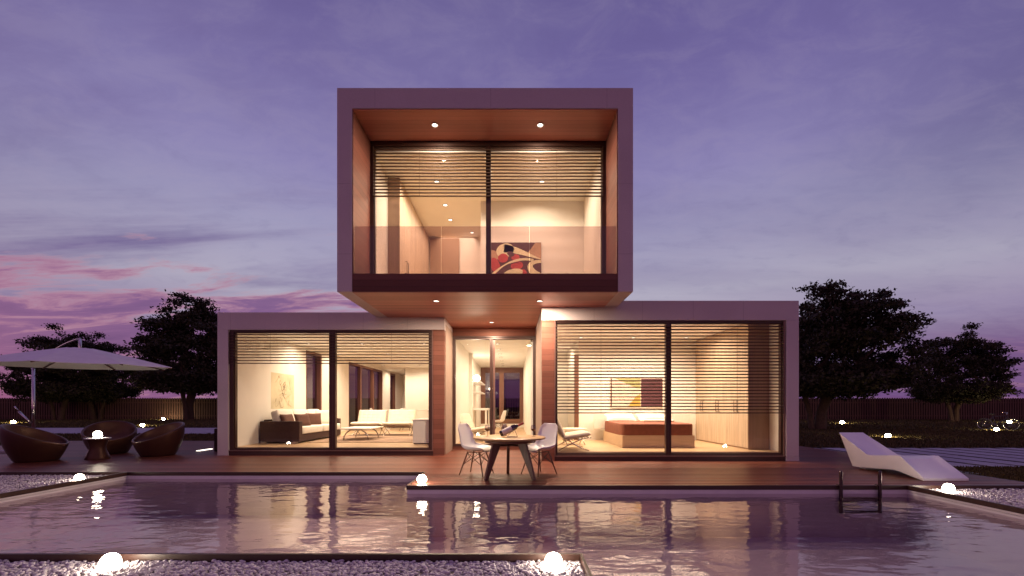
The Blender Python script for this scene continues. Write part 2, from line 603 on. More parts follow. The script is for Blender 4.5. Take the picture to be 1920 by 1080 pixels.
# basin
m_ = MB()
zb = -0.85
m_.box(XL - 0.2, XL - 0.008, 0.4, YB + 0.2, zb, -0.07)
m_.box(XL - 0.008, XS - 0.02, YB - 0.02, YB + 0.2, zb, -0.07)
m_.box(XS - 0.02, XR + 0.2, YD - 0.02, YD + 0.3, zb, -0.07)
m_.box(XS - 0.02, XS + 0.3, YD + 0.3, YB + 0.2, zb, -0.07)
m_.box(XR + 0.008, XR + 0.2, 0.4, YD - 0.02, zb, -0.07)
m_.box(XL - 0.008, 0.60, 3.55, 3.765, zb, -0.07)
m_.box(0.4, 0.60, 0.4, 3.55, zb, -0.07)
m_.box(XL - 0.2, XR + 0.2, 0.2, YB + 0.3, zb - 0.1, zb)
struct(m_.build('pool_basin', M['basin']))
m_ = MB()
m_.add([(XL, 3.76, WZ), (XR, 3.76, WZ), (XR, YD - 0.02, WZ), (XS - 0.02, YD - 0.02, WZ), (XS - 0.02, YB - 0.02, WZ), (XL, YB - 0.02, WZ)], [(0, 1, 2, 3, 4, 5)])
m_.add([(0.6, 0.41, WZ), (XR, 0.41, WZ), (XR, 3.76, WZ), (0.6, 3.76, WZ)], [(0, 1, 2, 3)])
struct(m_.build('water', M['water']))


# gravel beds
def ico():
    import bmesh
    bm = bmesh.new()
    bmesh.ops.create_icosphere(bm, subdivisions=2, radius=1.0)
    bm.verts.ensure_lookup_table()
    v_ = np.array([p.co[:] for p in bm.verts])
    f_ = np.array([[q.index for q in f.verts] for f in bm.faces])
    bm.free()
    return v_, f_


IV, IF = ico()


def gravel(x0, x1, y0, y1, n, r0, r1, z):
    c = np.stack([RNG.uniform(x0, x1, n), RNG.uniform(y0, y1, n), z + RNG.uniform(-0.012, 0.012, n)], 1)
    r = RNG.uniform(r0, r1, (n, 1)) * RNG.uniform(0.75, 1.2, (n, 3))
    r[:, 2] *= 0.72
    a = RNG.uniform(0, 2 * PI, n)
    lump = 1 + 0.16 * np.sin(IV[None, :, 0] * 2.1 + RNG.uniform(0, 6, (n, 1))) * np.cos(IV[None, :, 1] * 2.3 + RNG.uniform(0, 6, (n, 1)))
    vv = IV[None] * r[:, None] * lump[..., None]
    x = vv[..., 0] * np.cos(a)[:, None] - vv[..., 1] * np.sin(a)[:, None]
    yv = vv[..., 0] * np.sin(a)[:, None] + vv[..., 1] * np.cos(a)[:, None]
    vv = np.stack([x, yv, vv[..., 2]], -1) + c[:, None]
    ff = IF[None] + (np.arange(n) * len(IV))[:, None, None]
    o = np_mesh('gravel', vv.reshape(-1, 3), ff.reshape(-1, 3), M['pebble'])
    return struct(o, 'stuff')


gravel(-4.7, 0.575, 2.9, 3.735, 9000, 0.012, 0.021, -0.062)
gravel(-12.5, -7.67, 5.2, 8.40, 16000, 0.012, 0.021, -0.062)
gravel(6.52, 10.6, 4.6, 6.99, 13000, 0.012, 0.021, -0.062)
m_ = MB()
for (x0, x1, y0, y1) in ((XL, 0.59, 0.4, 3.745), (-17, XL - 0.04, 0.4, YB - 0.03), (XR + 0.04, 14, 0.4, YD - 0.03)):
    m_.box(x0, x1, y0, y1, -0.099, -0.072)
struct(m_.build('gravel_ground', M['gravelbase']))

# paths of long slabs
m_ = MB()
for k in range(22):
    x0 = 9.46 + 0.83 * k
    yy = 9.75
    for seg in ((9.75, 12.0), (12.03, 14.25)):
        m_.box(x0, x0 + 0.62, seg[0] + random.uniform(-0.02, 0.02), seg[1], -0.0995, -0.086 + random.uniform(-0.003, 0.003))
for k in range(34):
    x0 = -14.6 - 0.9 * k
    m_.box(x0 - 0.78, x0, 21.5 + random.uniform(-0.05, 0.05), 27.5, -0.0995, -0.080 + random.uniform(-0.004, 0.004))
struct(m_.build('path', M['slab'], bevel=0.01))


# grass blades
def grass(zones):
    V, Fc = [], []
    o = 0
    for (x0, x1, y0, y1, n, h) in zones:
        x, yv = RNG.uniform(x0, x1, n), RNG.uniform(y0, y1, n)
        a = RNG.uniform(0, PI, n)
        hh = RNG.uniform(0.5, 1.2, n) * h
        w = 0.010 + 0.0012 * yv
        lx, ly = RNG.uniform(-0.6, 0.6, n) * hh, RNG.uniform(-0.6, 0.6, n) * hh
        p0 = np.stack([x - np.cos(a) * w, yv - np.sin(a) * w, np.full(n, -0.10)], 1)
        p1 = np.stack([x + np.cos(a) * w, yv + np.sin(a) * w, np.full(n, -0.10)], 1)
        p2 = np.stack([x + lx, yv + ly, -0.10 + hh], 1)
        V.append(np.stack([p0, p1, p2], 1).reshape(-1, 3))
        Fc.append(np.arange(o, o + 3 * n).reshape(-1, 3))
        o += 3 * n
    return struct(np_mesh('grass', np.concatenate(V), np.concatenate(Fc), M['grass'], smooth=False), 'stuff')


grass([(8.82, 12.5, 6.9, 9.62, 16000, 0.07), (9.4, 34, 14.3, 26, 50000, 0.09), (12, 52, 26, 44, 26000, 0.13),
       (-34, -8, 16.1, 21.3, 26000, 0.09), (-52, -12, 27.7, 44, 26000, 0.13)])

# ================================================================== HOUSE
house = thing('house', 'two storey modern house of stacked pale boxes with big glowing windows', 'house')
EPS = 0.003


def part(mb, name, mat, bevel=0.0, parent=None, label=None):
    o = mb.build(name, mat, parent or house, bevel=bevel)
    if label:
        o['label'] = label
    return o


ZF = 0.20                                    # interior floor
# --- plaster shells (outer leaves)
YL, YR, YU, YW = 11.30, 10.13, 8.81, 12.84   # fronts: left block, right block, upper box; door wall
s = MB()
# left block
ZT, ZB_ = 3.79, 3.334
s.box(-7.83, -1.82, YL, YL + 0.22, ZB_, ZT)                      # fascia
s.box(-7.83, -7.55, YL, YL + 0.22, 0, ZB_ - EPS)                 # stile
s.box(-7.83, -1.82, YL + 0.22, 29.3, 3.52, ZT)                   # roof
LWIN = ((15.55, 16.85), (19.6, 24.7), (26.2, 27.4))
ys = [YL + 0.22] + [q for w in LWIN for q in w] + [29.3]
for a, b in zip(ys[0::2], ys[1::2]):
    s.box(-7.83, -7.66, a, b, 0, 3.52)
for a, b in LWIN:
    s.box(-7.83, -7.66, a, b, 3.36, 3.52)
    s.box(-7.83, -7.66, a, b, 0, ZF)
s.box(-7.66, -1.9, 29.15, 29.3, 0, 3.52)
s.cur = 1
for px in (432, 598, 681, 764):
    x = (px - CX) / 70.8
    s.box(x - 0.004, x + 0.004, YL - 0.0015, YL, ZB_ + 0.005, ZT - 0.002)
part(s, 'plaster_shell', [M['plaster'], M['joint']])
s = MB()
# right block
ZT2, ZB2 = 3.81, 3.35
s.box(0.683, 6.785, YR, YR + 0.22, ZB2, ZT2)
s.box(6.49, 6.785, YR, YR + 0.22, 0.105, ZB2 - EPS)
s.box(6.485, 6.79, YR - 0.004, YR + 0.22, 0, 0.10)
s.box(0.683, 6.785, YR + 0.22, 17.2, 3.52, ZT2)
s.box(6.60, 6.785, YR + 0.22, 17.2, 0, 3.52)
s.box(0.96, 6.60, 17.0, 17.2, 0, 3.52)
s.cur = 1
for px in (1114, 1205, 1300, 1394):
    x = (px - CX) / 79
    s.box(x - 0.004, x + 0.004, YR - 0.0015, YR, ZB2 + 0.005, ZT2 - 0.002)
part(s, 'plaster_shell', [M['plaster'], M['joint']])
s = MB()
# upper box
UX0, UX1, UI0, UI1 = -3.634, 2.478, -3.326, 2.170
UZ0, UZ1, UZC, UZF = 3.67, 7.875, 7.456, 4.064
YE = 15.6
s.box(UX0, UI0, YU, YE, UZ0, UZ1)
s.box(UI1, UX1, YU, YE, UZ0, UZ1)
s.box(UI0, UI1, YU, YE, UZC, UZ1)
s.box(UI0, UI1, YE - 0.2, YE, UZF, UZC)
s.cur = 1      # fine joints between the facade panels
for px in (703, 920, 1138):
    x = (px - CX) / 90.8
    s.box(x - 0.004, x + 0.004, YU - 0.0015, YU, UZC + 0.01, UZ1 - 0.002)
for (xa, xb) in ((UX0, UI0), (UI1, UX1)):
    for z in (4.45, 5.9):
        s.box(xa + 0.002, xb - 0.002, YU - 0.0015, YU, z - 0.004, z + 0.004)
part(s, 'plaster_shell', [M['plaster'], M['joint']])
# --- wood cladding
s = MB()
s.box(-2.12, -1.82 - EPS, YL + 0.006, YL + 0.21, 0, ZB_ - EPS)
part(s, 'timber_cladding', M['clad_z'])
s = MB()
s.box(0.683 + EPS, 0.985, YR + 0.006, YR + 0.21, 0, ZB2 - EPS)
part(s, 'timber_cladding', M['clad_z'])
for z0_, z1_ in ((3.40, UZ0 - EPS), (0, 0.10)):                     # over and under the door
    s = MB()
    s.box(-1.82, 0.683, YW, YW + 0.14, z0_, z1_)
    part(s, 'timber_cladding', M['clad_z'])
s = MB()
s.box(UI0 + EPS, UI1 - EPS, YU + 0.002, YE - 0.21, UZ0 + 0.004, UZF - 0.02)
part(s, 'balcony_floor', M['fasciawood'])
s = MB()
s.box(UI0 + EPS, UI1 - EPS, YU + 0.012, YE - 0.21, UZ0 - 0.012, UZ0 + 0.002)
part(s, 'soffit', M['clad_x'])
s = MB()
s.box(UI0, UI1, YU + 0.012, 9.86, UZC - 0.02, UZC - 0.001)
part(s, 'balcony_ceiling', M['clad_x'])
for x0, x1 in ((UI0 + 0.001, UI0 + 0.022), (UI1 - 0.022, UI1 - 0.001)):
    s = MB()
    s.box(x0, x1, YU + 0.012, 9.86, UZF - 0.018, UZC - 0.022)
    part(s, 'side_lining', M['clad_side'])
# recess side walls
s = MB()
s.box(-2.10, -1.82, YL + 0.225, YW + 0.14, 0, 3.517)
part(s, 'recess_wall', M['reveal'])
s = MB()
s.box(0.683, 0.96, YR + 0.225, YW + 0.14, 0, 3.517)
part(s, 'recess_wall', M['reveal'])
# plinths
s = MB()
s.box(-7.55, -2.125, YL + 0.03, YL + 0.22, 0, 0.11)
part(s, 'plinth', M['frame'])
s = MB()
s.box(0.99, 6.48, YR + 0.03, YR + 0.22, 0, 0.10)
part(s, 'plinth', M['frame'])

# --- interiors
s = MB()       # floors
s.box(-7.66, -2.12, YL + 0.22, 29.1, 0.02, ZF)
part(s, 'interior_floor', M['floor'])
s = MB()
s.box(0.97, 6.60, YR + 0.22, 16.99, 0.02, ZF)
part(s, 'interior_floor', M['floor'])
s = MB()
s.box(-1.74, 0.55, YW + 0.14, 23.4, 0.02, 0.16)
part(s, 'interior_floor', M['floor'])
s = MB()
s.box(-3.30, 2.05, 9.98, YE - 0.21, UZF - 0.015, UZF + 0.02)
part(s, 'interior_floor', M['floor'])
s = MB()       # painted walls and ceilings: living room
s.box(-7.66, -2.11, YL + 0.225, 29.1, 3.45, 3.515)
for a, b in zip([YL + 0.225] + ys[1:-1] + [29.1], [0] * 0 + ys[1:-1] + [29.1]):
    pass
yy = [YL + 0.225] + ys[1:-1] + [29.1]
for a, b in zip(yy[0::2], yy[1::2]):
    s.box(-7.66 + EPS, -7.55, a, b, ZF, 3.448)
for a, b in LWIN:
    s.box(-7.66 + EPS, -7.55, a, b, 3.36, 3.448)
s.box(-7.54, -2.12, 29.0, 29.14, ZF, 3.448)
s.box(-6.0, -2.12, 23.7, 23.85, ZF, 3.447)                       # partition behind the dining table
s.box(-2.118, -2.102, YL + 0.23, 23.69, ZF, 3.446)
part(s, 'interior_wall', M['paint'])
s = MB()       # hall
s.box(-2.10, -1.74, YW + 0.145, 23.4, 0.02, 3.50)
s.box(0.55, 0.96, YW + 0.145, 23.4, 0.02, 3.50)
s.box(-1.74, 0.55, YW + 0.145, 23.4, 3.40, 3.51)
s.box(-1.739, 0.549, 23.0, 23.4, 0.16, 0.36)
s.box(-1.739, -1.60, 16.8, 17.1, 0.16, 3.399)                     # pilaster on the left
part(s, 'interior_wall', M['paint'])
s = MB()       # bedroom
s.box(0.97, 6.60, YR + 0.225, 16.98, 3.45, 3.515)
s.box(2.15, 6.60, 13.97, 14.1, ZF, 3.448)
s.box(6.52, 6.595, YR + 0.225, 13.96, ZF, 3.447)
s.box(0.965, 1.03, YR + 0.225, 16.9, ZF, 3.447)
s.box(1.03, 2.15, 16.8, 16.95, ZF, 3.446)
s.box(2.15, 2.3, 14.1, 16.8, ZF, 3.445)
part(s, 'interior_wall', M['paint'])
s = MB()
s.box(2.02, 2.147, 13.95, 14.12, ZF, 3.0)
s.box(1.032, 1.09, 12.2, 12.5, ZF, 3.0)
s.box(1.032, 1.09, 13.6, 13.9, ZF, 3.0)
part(s, 'door_jamb', M['brownwood'])
s = MB()       # upper floor
s.box(-3.32, 2.165, 9.985, YE - 0.21, 7.25, 7.452)
s.box(-3.323, -3.26, 9.985, YE - 0.21, UZF + 0.02, 7.249)
s.box(2.05, 2.168, 9.985, YE - 0.21, UZF + 0.02, 7.249)
s.box(-0.94, 2.049, 12.36, 12.5, UZF + 0.02, 7.248)
s.box(-3.26, 2.049, 15.0, 15.15, UZF + 0.02, 7.247)
part(s, 'interior_wall', M['paint'])
s = MB()
s.box(-2.9, -1.89, 14.93, 14.995, UZF + 0.02, 7.18)
part(s, 'interior_door', M['endpanel'])


# --- windows (frame + mullion + panes)
def window(x0, x1, z0, z1, y, fw, top, bot, mull, mw, depth=0.14, setback=0.06, lab=None):
    s = MB()
    s.box(x0, x0 + fw, y, y + depth, z0, z1)
    s.box(x1 - fw, x1, y, y + depth, z0, z1)
    s.box(x0 + fw, x1 - fw, y, y + depth, z1 - top, z1)
    s.box(x0 + fw, x1 - fw, y, y + depth, z0, z0 + bot)
    # stepped inner sash
    q = 0.028
    a, b, c, d = x0 + fw, x1 - fw, z0 + bot, z1 - top
    s.box(a, a + q, y + 0.035, y + depth - 0.01, c, d)
    s.box(b - q, b, y + 0.035, y + depth - 0.01, c, d)
    s.box(a + q, b - q, y + 0.035, y + depth - 0.01, d - q, d)
    s.box(a + q, b - q, y + 0.035, y + depth - 0.01, c, c + q)
    f = s.build('window', M['frame'], house)
    if lab:
        f['label'] = lab
    s = MB()
    s.box(mull - mw / 2, mull + mw / 2, y + 0.012, y + depth - 0.02, c + 0.001, d - 0.001)
    s.box(mull - mw * 0.12, mull + mw * 0.12, y, y + 0.0115, c + 0.001, d - 0.001)
    s.build('mullion', M['frame'], f)
    for xa, xb in ((a + q, mull - mw / 2), (mull + mw / 2, b - q)):
        s = MB()
        yg = y + setback + 0.02
        s.add([(xa, yg, c + q), (xb, yg, c + q), (xb, yg, d - q), (xa, yg, d - q)], [(0, 1, 2, 3)])
        s.build('pane', M['glass'], f)
    return f


wl = window(-7.54, -2.125, 0.115, ZB_ - 0.005, YL + 0.05, 0.10, 0.045, 0.05, (624 - CX) * 11.4 / F, 0.17, lab='wide living room window with dark bronze frame')
s = MB(); s.box(-7.54, -2.125, YL + 0.005, YL + 0.048, 0.112, 0.135); s.build('sill', M['sill'], wl)
s = MB(); s.box(-2.150, -2.1255, YL + 0.002, YL + 0.048, 0.137, ZB_ - 0.006); s.build('trim', M['sill'], wl)
wr = window(1.0, 6.475, 0.105, ZB2 - 0.005, YR + 0.05, 0.035, 0.045, 0.05, (1253 - CX) * 10.22 / F, 0.125, lab='wide bedroom window with dark bronze frame')
s = MB(); s.box(0.99, 6.485, YR + 0.005, YR + 0.048, 0.102, 0.125); s.build('sill', M['sill'], wr)
s = MB(); s.box(0.987, 1.010, YR + 0.0, YR + 0.048, 0.127, ZB2 - 0.006); s.build('trim', M['sill'], wr)
s = MB(); s.box(6.445, 6.484, YR + 0.03, YR + 0.048, 0.127, ZB2 - 0.006); s.build('trim', M['sill'], wr)
wu = window(UI0 + 0.023, UI1 - 0.023, UZF, UZC - 0.003, 9.87, 0.07, 0.12, 0.10, (916 - CX) * 9.93 / F, 0.115, lab='upper floor window with dark bronze frame above the balcony')
# entrance: sliding glass door
dr = MB()
for (a, b, c, d) in ((-1.815, -1.735, 0.10, 3.395), (0.60, 0.68, 0.10, 3.395)):
    dr.box(a, b, YW - 0.01, YW + 0.13, c, d)
dr.box(-1.735, 0.60, YW - 0.01, YW + 0.13, 3.32, 3.395)
dr.box(-1.735, 0.60, YW - 0.01, YW + 0.13, 0.10, 0.17)
dr.box(-1.815, 0.68, YW - 0.04, YW - 0.012, 3.38, 3.41)
door = dr.build('glass_door', M['frame'], house)
s = MB()
s.box(-0.70, -0.62, YW + 0.0, YW + 0.06, 0.172, 3.318)
s.box(-0.618, -0.545, YW + 0.062, YW + 0.11, 0.172, 3.318)
s.build('door_stile', [M['frame']], door)
s = MB()
s.box(-0.600, -0.545, YW + 0.045, YW + 0.0615, 0.172, 3.318)
s.build('door_stile', M['sill'], door)
for xa, xb, yg in ((-1.735, -0.70, YW + 0.03), (-0.545, 0.60, YW + 0.085)):
    s = MB()
    s.add([(xa, yg, 0.171), (xb, yg, 0.171), (xb, yg, 3.319), (xa, yg, 3.319)], [(0, 1, 2, 3)])
    s.build('pane', M['glass'], door)


# side windows of the living room (in the left wall) and the glazed end of the hall
def side_window(y0, y1, posts):
    s = MB()
    x0, x1 = -7.80, -7.56
    z0, z1 = ZF + 0.001, 3.358
    s.box(x0, x1, y0 + 0.002, y0 + 0.08, z0, z1)
    s.box(x0, x1, y1 - 0.08, y1 - 0.002, z0, z1)
    s.box(x0, x1, y0 + 0.08, y1 - 0.08, z1 - 0.10, z1)
    s.box(x0, x1, y0 + 0.08, y1 - 0.08, z0, z0 + 0.08)
    for p in posts:
        s.box(x0 + 0.05, x1 - 0.03, p - 0.09, p + 0.09, z0 + 0.08, z1 - 0.10)
    f = s.build('side_window', M['brownwood'], house)
    s = MB()
    xg = -7.72
    s.add([(xg, y0 + 0.08, z0 + 0.08), (xg, y1 - 0.08, z0 + 0.08), (xg, y1 - 0.08, z1 - 0.1), (xg, y0 + 0.08, z1 - 0.1)], [(0, 1, 2, 3)])
    s.build('pane', M['darkglass'], f)


side_window(*LWIN[0], ())
side_window(*LWIN[1], (21.3, 23.2))
side_window(*LWIN[2], ())
s = MB()
ya, yb = 23.02, 23.18
s.box(-1.738, -1.50, ya, yb, 0.362, 3.398)
s.box(0.36, 0.548, ya, yb, 0.362, 3.398)
s.box(-1.50, 0.36, ya, yb, 3.12, 3.398)
s.box(-1.50, 0.36, ya, yb, 0.362, 0.62)
s.box(-0.75, -0.50, ya, yb, 0.62, 3.12)
hw = s.build('end_window', M['brownwood'], house)
s = MB()
s.add([(-1.5, 23.1, 0.62), (0.36, 23.1, 0.62), (0.36, 23.1, 3.12), (-1.5, 23.1, 3.12)], [(0, 1, 2, 3)])
s.build('pane', M['darkglass'], hw)

# balustrade
for xa, xb in ((UI0 + 0.03, -1.495), (-1.485, 0.335), (0.345, UI1 - 0.03)):
    s = MB()
    s.box(xa, xb, YU + 0.05, YU + 0.062, UZF - 0.019, 5.04)
    s.build('balustrade_pane', M['balglass'], house)


# --- built-in wardrobes
def wardrobe(name, label, x_face, x_back, y0, y1, z0, z1, n, hz):
    r = thing(name, label, 'wardrobe')
    sg = 1 if x_back > x_face else -1
    s = MB()
    s.box(*sorted((x_face + sg * 0.022, x_back)), y0 + 0.022, y1, z0, z1)
    s.build('carcass', M['endpanel'], r)
    s = MB()
    s.box(*sorted((x_face, x_back)), y0, y0 + 0.02, z0, z1)
    s.build('end_panel', M['endpanel'], r)
    w = (y1 - y0 - 0.02) / n
    for k in range(n):
        a = y0 + 0.024 + k * w
        s = MB()
        s.box(*sorted((x_face, x_face + sg * 0.02)), a, a + w - 0.006, z0 + 0.04, z1 - 0.02)
        d = s.build('wardrobe_door', M['wardrobe'], r)
        hy = a + (w - 0.08 if k % 2 == 0 else 0.08)
        s = MB()
        xx = x_face - sg * 0.045
        s.tube([(x_face, hy, hz), (xx, hy, hz), (xx, hy, hz + 0.32), (x_face, hy, hz + 0.32)], 0.009, 8)
        s.build('handle', M['handle'], d)
    return r


wardrobe('wardrobe', 'tall wood veneer wardrobe row along the bedroom right wall', 5.98, 6.515, 10.85, 13.965, ZF, 3.446, 6, 1.15)
wardrobe('wardrobe', 'tall pale wood closet with handles on the upper floor', -2.95, -3.255, 11.1, 14.99, UZF + 0.021, 7.246, 6, 4.95)


# --- blinds of horizontal slats, hung outside the windows
def blind(label, x0, x1, ztop, n, y, pitch=0.0763, th=0.011):
    r = thing('slatted_blind', label, 'blind', (0, 0, 0), 0, 'slatted blinds hung across the windows')
    s = MB()
    for k in range(n):
        z = ztop - pitch * k + random.uniform(-0.001, 0.001)
        s.box(x0 + 0.012, x1 - 0.012, y, y + 0.046, z - th, z + th)
    s.build('slats', M['slat'], r)
    for xa in (x0, x1 - 0.01):
        s = MB()
        s.box(xa, xa + 0.01, y + 0.01, y + 0.036, ztop - pitch * (n - 1) - 0.02, ztop + 0.06)
        s.build('side_rail', M['slat'], r)
    for t_ in (0.2, 0.5, 0.8):
        s = MB()
        x = x0 + (x1 - x0) * t_
        s.tube([(x, y + 0.047, ztop + 0.05), (x, y + 0.047, ztop - pitch * (n - 1))], 0.003, 6)
        s.build('lift_cord', M['slat'], r)
    return r


yb = YL + 0.0
blind('short slatted blind drawn over the top of the living room window', -7.535, -2.155, 3.205, 11, YL - 0.0 + 0.003)
blind('long slatted blind covering most of the bedroom window', 1.012, 6.44, 3.205, 28, YR + 0.003, th=0.013)
blind('slatted blind across the upper floor window above the balcony', UI0 + 0.10, UI1 - 0.10, 7.215, 15, 9.822, 0.0760, 0.0075)

# ================================================================== LIGHTS IN THE CEILINGS
dm = MB()
dm.cur = 0
dm.lathe([(0.058, 0.0), (0.075, -0.004), (0.078, -0.012), (0.072, -0.016), (0.062, -0.014), (0.058, -0.004)], 24, cap0=False, cap1=False)
dm.cur = 1
dm.lathe([(0.0005, -0.0055), (0.058, -0.0055)], 24, cap0=False, cap1=False)
DL0 = dm.build('downlight', [M['chrome'], M['downdisc']])
n_dl = [0]


def downlight(x, y, z, label, power, group, size=0.12, spread=180, lamp=None):
    o = DL0 if n_dl[0] == 0 else DL0.copy()
    if n_dl[0]:
        COL.objects.link(o)
    n_dl[0] += 1
    o.location = (x, y, z)
    tag(o, label, 'ceiling light', group)
    if power:
        l = bpy.data.lights.new('downlight_lamp', 'AREA')
        l.shape = 'DISK'
        l.size = size
        l.energy = power
        l.color = WARM
        l.spread = math.radians(spread)
        lo = bpy.data.objects.new('downlight_lamp', l)
        COL.objects.link(lo)
        lo.location = (*(lamp or (x, y)), z - (0.03 if lamp else 0.022))


G = 'recessed round ceiling downlights'
EXT = 150
downlight(-1.706, 9.30, UZC - 0.02, 'round downlight on the left in the wooden balcony ceiling', EXT * 0.55, G)
downlight(0.592, 9.30, UZC - 0.02, 'round downlight on the right in the wooden balcony ceiling', EXT * 0.55, G)
downlight(-1.716, 9.53, UZ0 - 0.012, 'round downlight under the overhang above the white chair at left', EXT, G)
downlight(0.596, 9.53, UZ0 - 0.012, 'round downlight under the overhang beside the bedroom block', EXT, G)
downlight(-0.60, 11.94, UZ0 - 0.012, 'round downlight under the overhang in front of the glass door', EXT * 0.8, G)
LIV = 80
for nm, x, y in (('leftmost in the front row of the living room ceiling', -7.0, 14.6), ('second in the front row of the living room ceiling', -5.18, 14.6),
                 ('last in the front row of the living room ceiling', -3.05, 14.6), ('left one in the second row of the living room ceiling', -7.05, 17.4),
                 ('right one in the second row of the living room ceiling', -5.1, 17.4), ('left one above the far end of the living room', -6.83, 22.4),
                 ('right one above the far end of the living room', -4.94, 22.4), ('farthest one in the living room ceiling', -6.7, 25.6)):
    downlight(x, y, 3.449, 'small round downlight, ' + nm, LIV, G, 1.8, 150, (min(-3.1, max(-6.5, x)), y))
for k, (nm, x, y) in enumerate((('nearest in the hallway row', -0.523, 14.3), ('second in the hallway row', -0.523, 15.57), ('third in the hallway row', -0.523, 17.0),
                                ('middle of the hallway row', -0.523, 18.3), ('third from the far end of the hallway row', -0.523, 19.5),
                                ('second from the far end of the hallway row', -0.523, 20.8), ('farthest in the hallway row', -0.523, 22.0))):
    downlight(x, y, 3.399, 'small round downlight, ' + nm, 30, G, 1.5, 150, (-0.60, y))
for nm, x, y in (('leftmost behind the bedroom blind', 2.12, 13.3), ('middle one behind the bedroom blind', 3.75, 13.3), ('rightmost behind the bedroom blind', 5.40, 13.3)):
    downlight(x, y, 3.449, 'small round downlight, ' + nm, 118, G, 1.9, 150, (min(x, 4.7), 12.3))
downlight(1.6, 15.6, 3.449, 'small round downlight in the passage beside the bedroom', 30, G, 0.9, 150)
for nm, x, y in (('above the picture on the upper floor', 0.763, 11.3), ('nearest in the upper floor corridor', -2.02, 11.3), ('second in the upper floor corridor', -2.0, 12.6),
                 ('third in the upper floor corridor', -2.0, 13.6), ('farthest in the upper floor corridor', -1.4, 14.6)):
    downlight(x, y, 7.249, 'small round downlight, ' + nm, 90 if y < 12 else 42, G, 2.2 if x > 0 else 1.5, 150, (0.6 if x > 0 else -1.95, y - (0.3 if x > 0 else 0.1)))

# ================================================================== GLOBE LAMPS
lm = MB()
lm.sphere(1.0)
LM = {}


def globe(x, y, z, r, label, mat='lampball', group='glowing white globe lamps'):
    if mat not in LM:
        o = MB().sphere(1.0).build('globe_lamp', M[mat])
        LM[mat] = o
    else:
        o = LM[mat].copy()
        COL.objects.link(o)
    o.location = (x, y, z)
    o.scale = (r, r, r)
    tag(o, label, 'lamp', group)


globe(-3.345, 3.545, 0.010, 0.069, 'glowing globe lamp at the left end of the near gravel strip')
globe(0.338, 3.56, 0.008, 0.071, 'glowing globe lamp on the right end of the near gravel strip')
globe((140 - CX) / 103.7, 7.80, -0.004, 0.068, 'glowing globe lamp on the gravel bed below the pod chairs')
globe(-1.53, 7.16, 0.076, 0.078, 'glowing globe lamp on the corner of the deck step')
globe((1785 - CX) / 120, 6.72, 0.012, 0.072, 'glowing globe lamp on the gravel beside the white lounger')
for px, py, r, lab in ((25, 794, 0.13, 'glowing globe lamp on the lawn at the far left edge, behind the umbrella'),
                       (267, 800, 0.11, 'glowing globe lamp on the lawn between the middle and right pod chairs'),
                       (306, 787.6, 0.13, 'glowing globe lamp by the fence, hidden behind the right pod chair'),
                       (1579, 795, 0.13, 'glowing globe lamp on the lawn beside the large right tree'),
                       (1665, 821, 0.10, 'glowing globe lamp on the lawn right behind the white lounger'),
                       (1868, 808, 0.10, 'glowing globe lamp on the lawn in front of the bicycle'),
                       (1892, 794, 0.13, 'glowing globe lamp on the lawn to the right of the bicycle')):
    d = (H + 0.09) * F / (py - CY)
    globe((px - CX) * d / F, d, -0.09 + r * 0.85, r, lab, 'gardenball')

# bright patch of light on the deck, drawn as an added glowing bar
sl = MB()
sl.add([(-8.82, 12.55, 0.006), (-8.82, 12.67, 0.006), (-9.22, 12.30, 0.006), (-9.22, 12.27, 0.006)], [(0, 3, 2, 1)])
a, b = P(371, 846, 12.0), P(396, 841.5, 12.4)
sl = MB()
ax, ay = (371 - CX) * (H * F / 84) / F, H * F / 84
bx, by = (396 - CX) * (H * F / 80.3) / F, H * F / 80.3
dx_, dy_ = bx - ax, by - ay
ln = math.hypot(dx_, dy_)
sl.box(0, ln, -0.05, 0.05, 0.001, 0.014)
o = sl.build('deck_glow_bar', M['deckglow'], None, (ax, ay, 0.004), (0, 0, math.atan2(dy_, dx_)))
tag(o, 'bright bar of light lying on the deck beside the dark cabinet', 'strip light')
s = MB()
r = thing('deck_cabinet', 'low black slatted cabinet against the left side wall of the house', 'cabinet')
s.box(-8.62, -7.84, 12.3, 13.3, 0.004, 0.66)
s.build('body', M['darkbox'], r, bevel=0.008)
s = MB()
for k in range(9):
    s.box(-8.632, -8.62, 12.32, 13.28, 0.05 + k * 0.066, 0.09 + k * 0.066)
    s.box(-8.61, -7.85, 12.288, 12.30, 0.05 + k * 0.066, 0.09 + k * 0.066)
s.build('slats', M['edge'], r)

# ================================================================== DECK FURNITURE
# round table
TX, TY = -0.07, 7.85
tb = thing('round_table', 'round wooden table on three splayed legs on the deck before the glass door', 'table', (TX, TY, 0.002))
s = MB(); s.lathe([(0.02, 0.700), (0.60, 0.700), (0.655, 0.708), (0.668, 0.722), (0.665, 0.734), (0.655, 0.740), (0.02, 0.740)], 64)
s.build('tabletop', M['oak'], tb)
s = MB(); s.lathe([(0.43, 0.640), (0.45, 0.640), (0.45, 0.699), (0.43, 0.699)], 48, cap0=False, cap1=False)
s.build('apron', M['walnut'], tb)
feet = [(-0.41, -0.34), (0.44, -0.33), (-0.03, 0.40)]
for fx, fy in feet:
    a = math.atan2(fy, fx)
    rr = math.hypot(fx, fy)
    s = MB()
    # tapered plank, in local radial plane
    poly = [(rr - 0.035, 0), (rr + 0.035, 0), (0.385, 0.64), (0.37, 0.698), (0.20, 0.698), (0.215, 0.60)]
    s.prism(poly, -0.026, 0.026, Matrix.Rotation(a, 4, 'Z'))
    s.build('leg', M['walnut'], tb, bevel=0.006)
s = MB()
for fx, fy in feet:
    s.tube([(0, 0, 0.59), (fx * 0.55, fy * 0.55, 0.59)], 0.016, 8)
s.build('stretcher', M['blackwire'], tb)


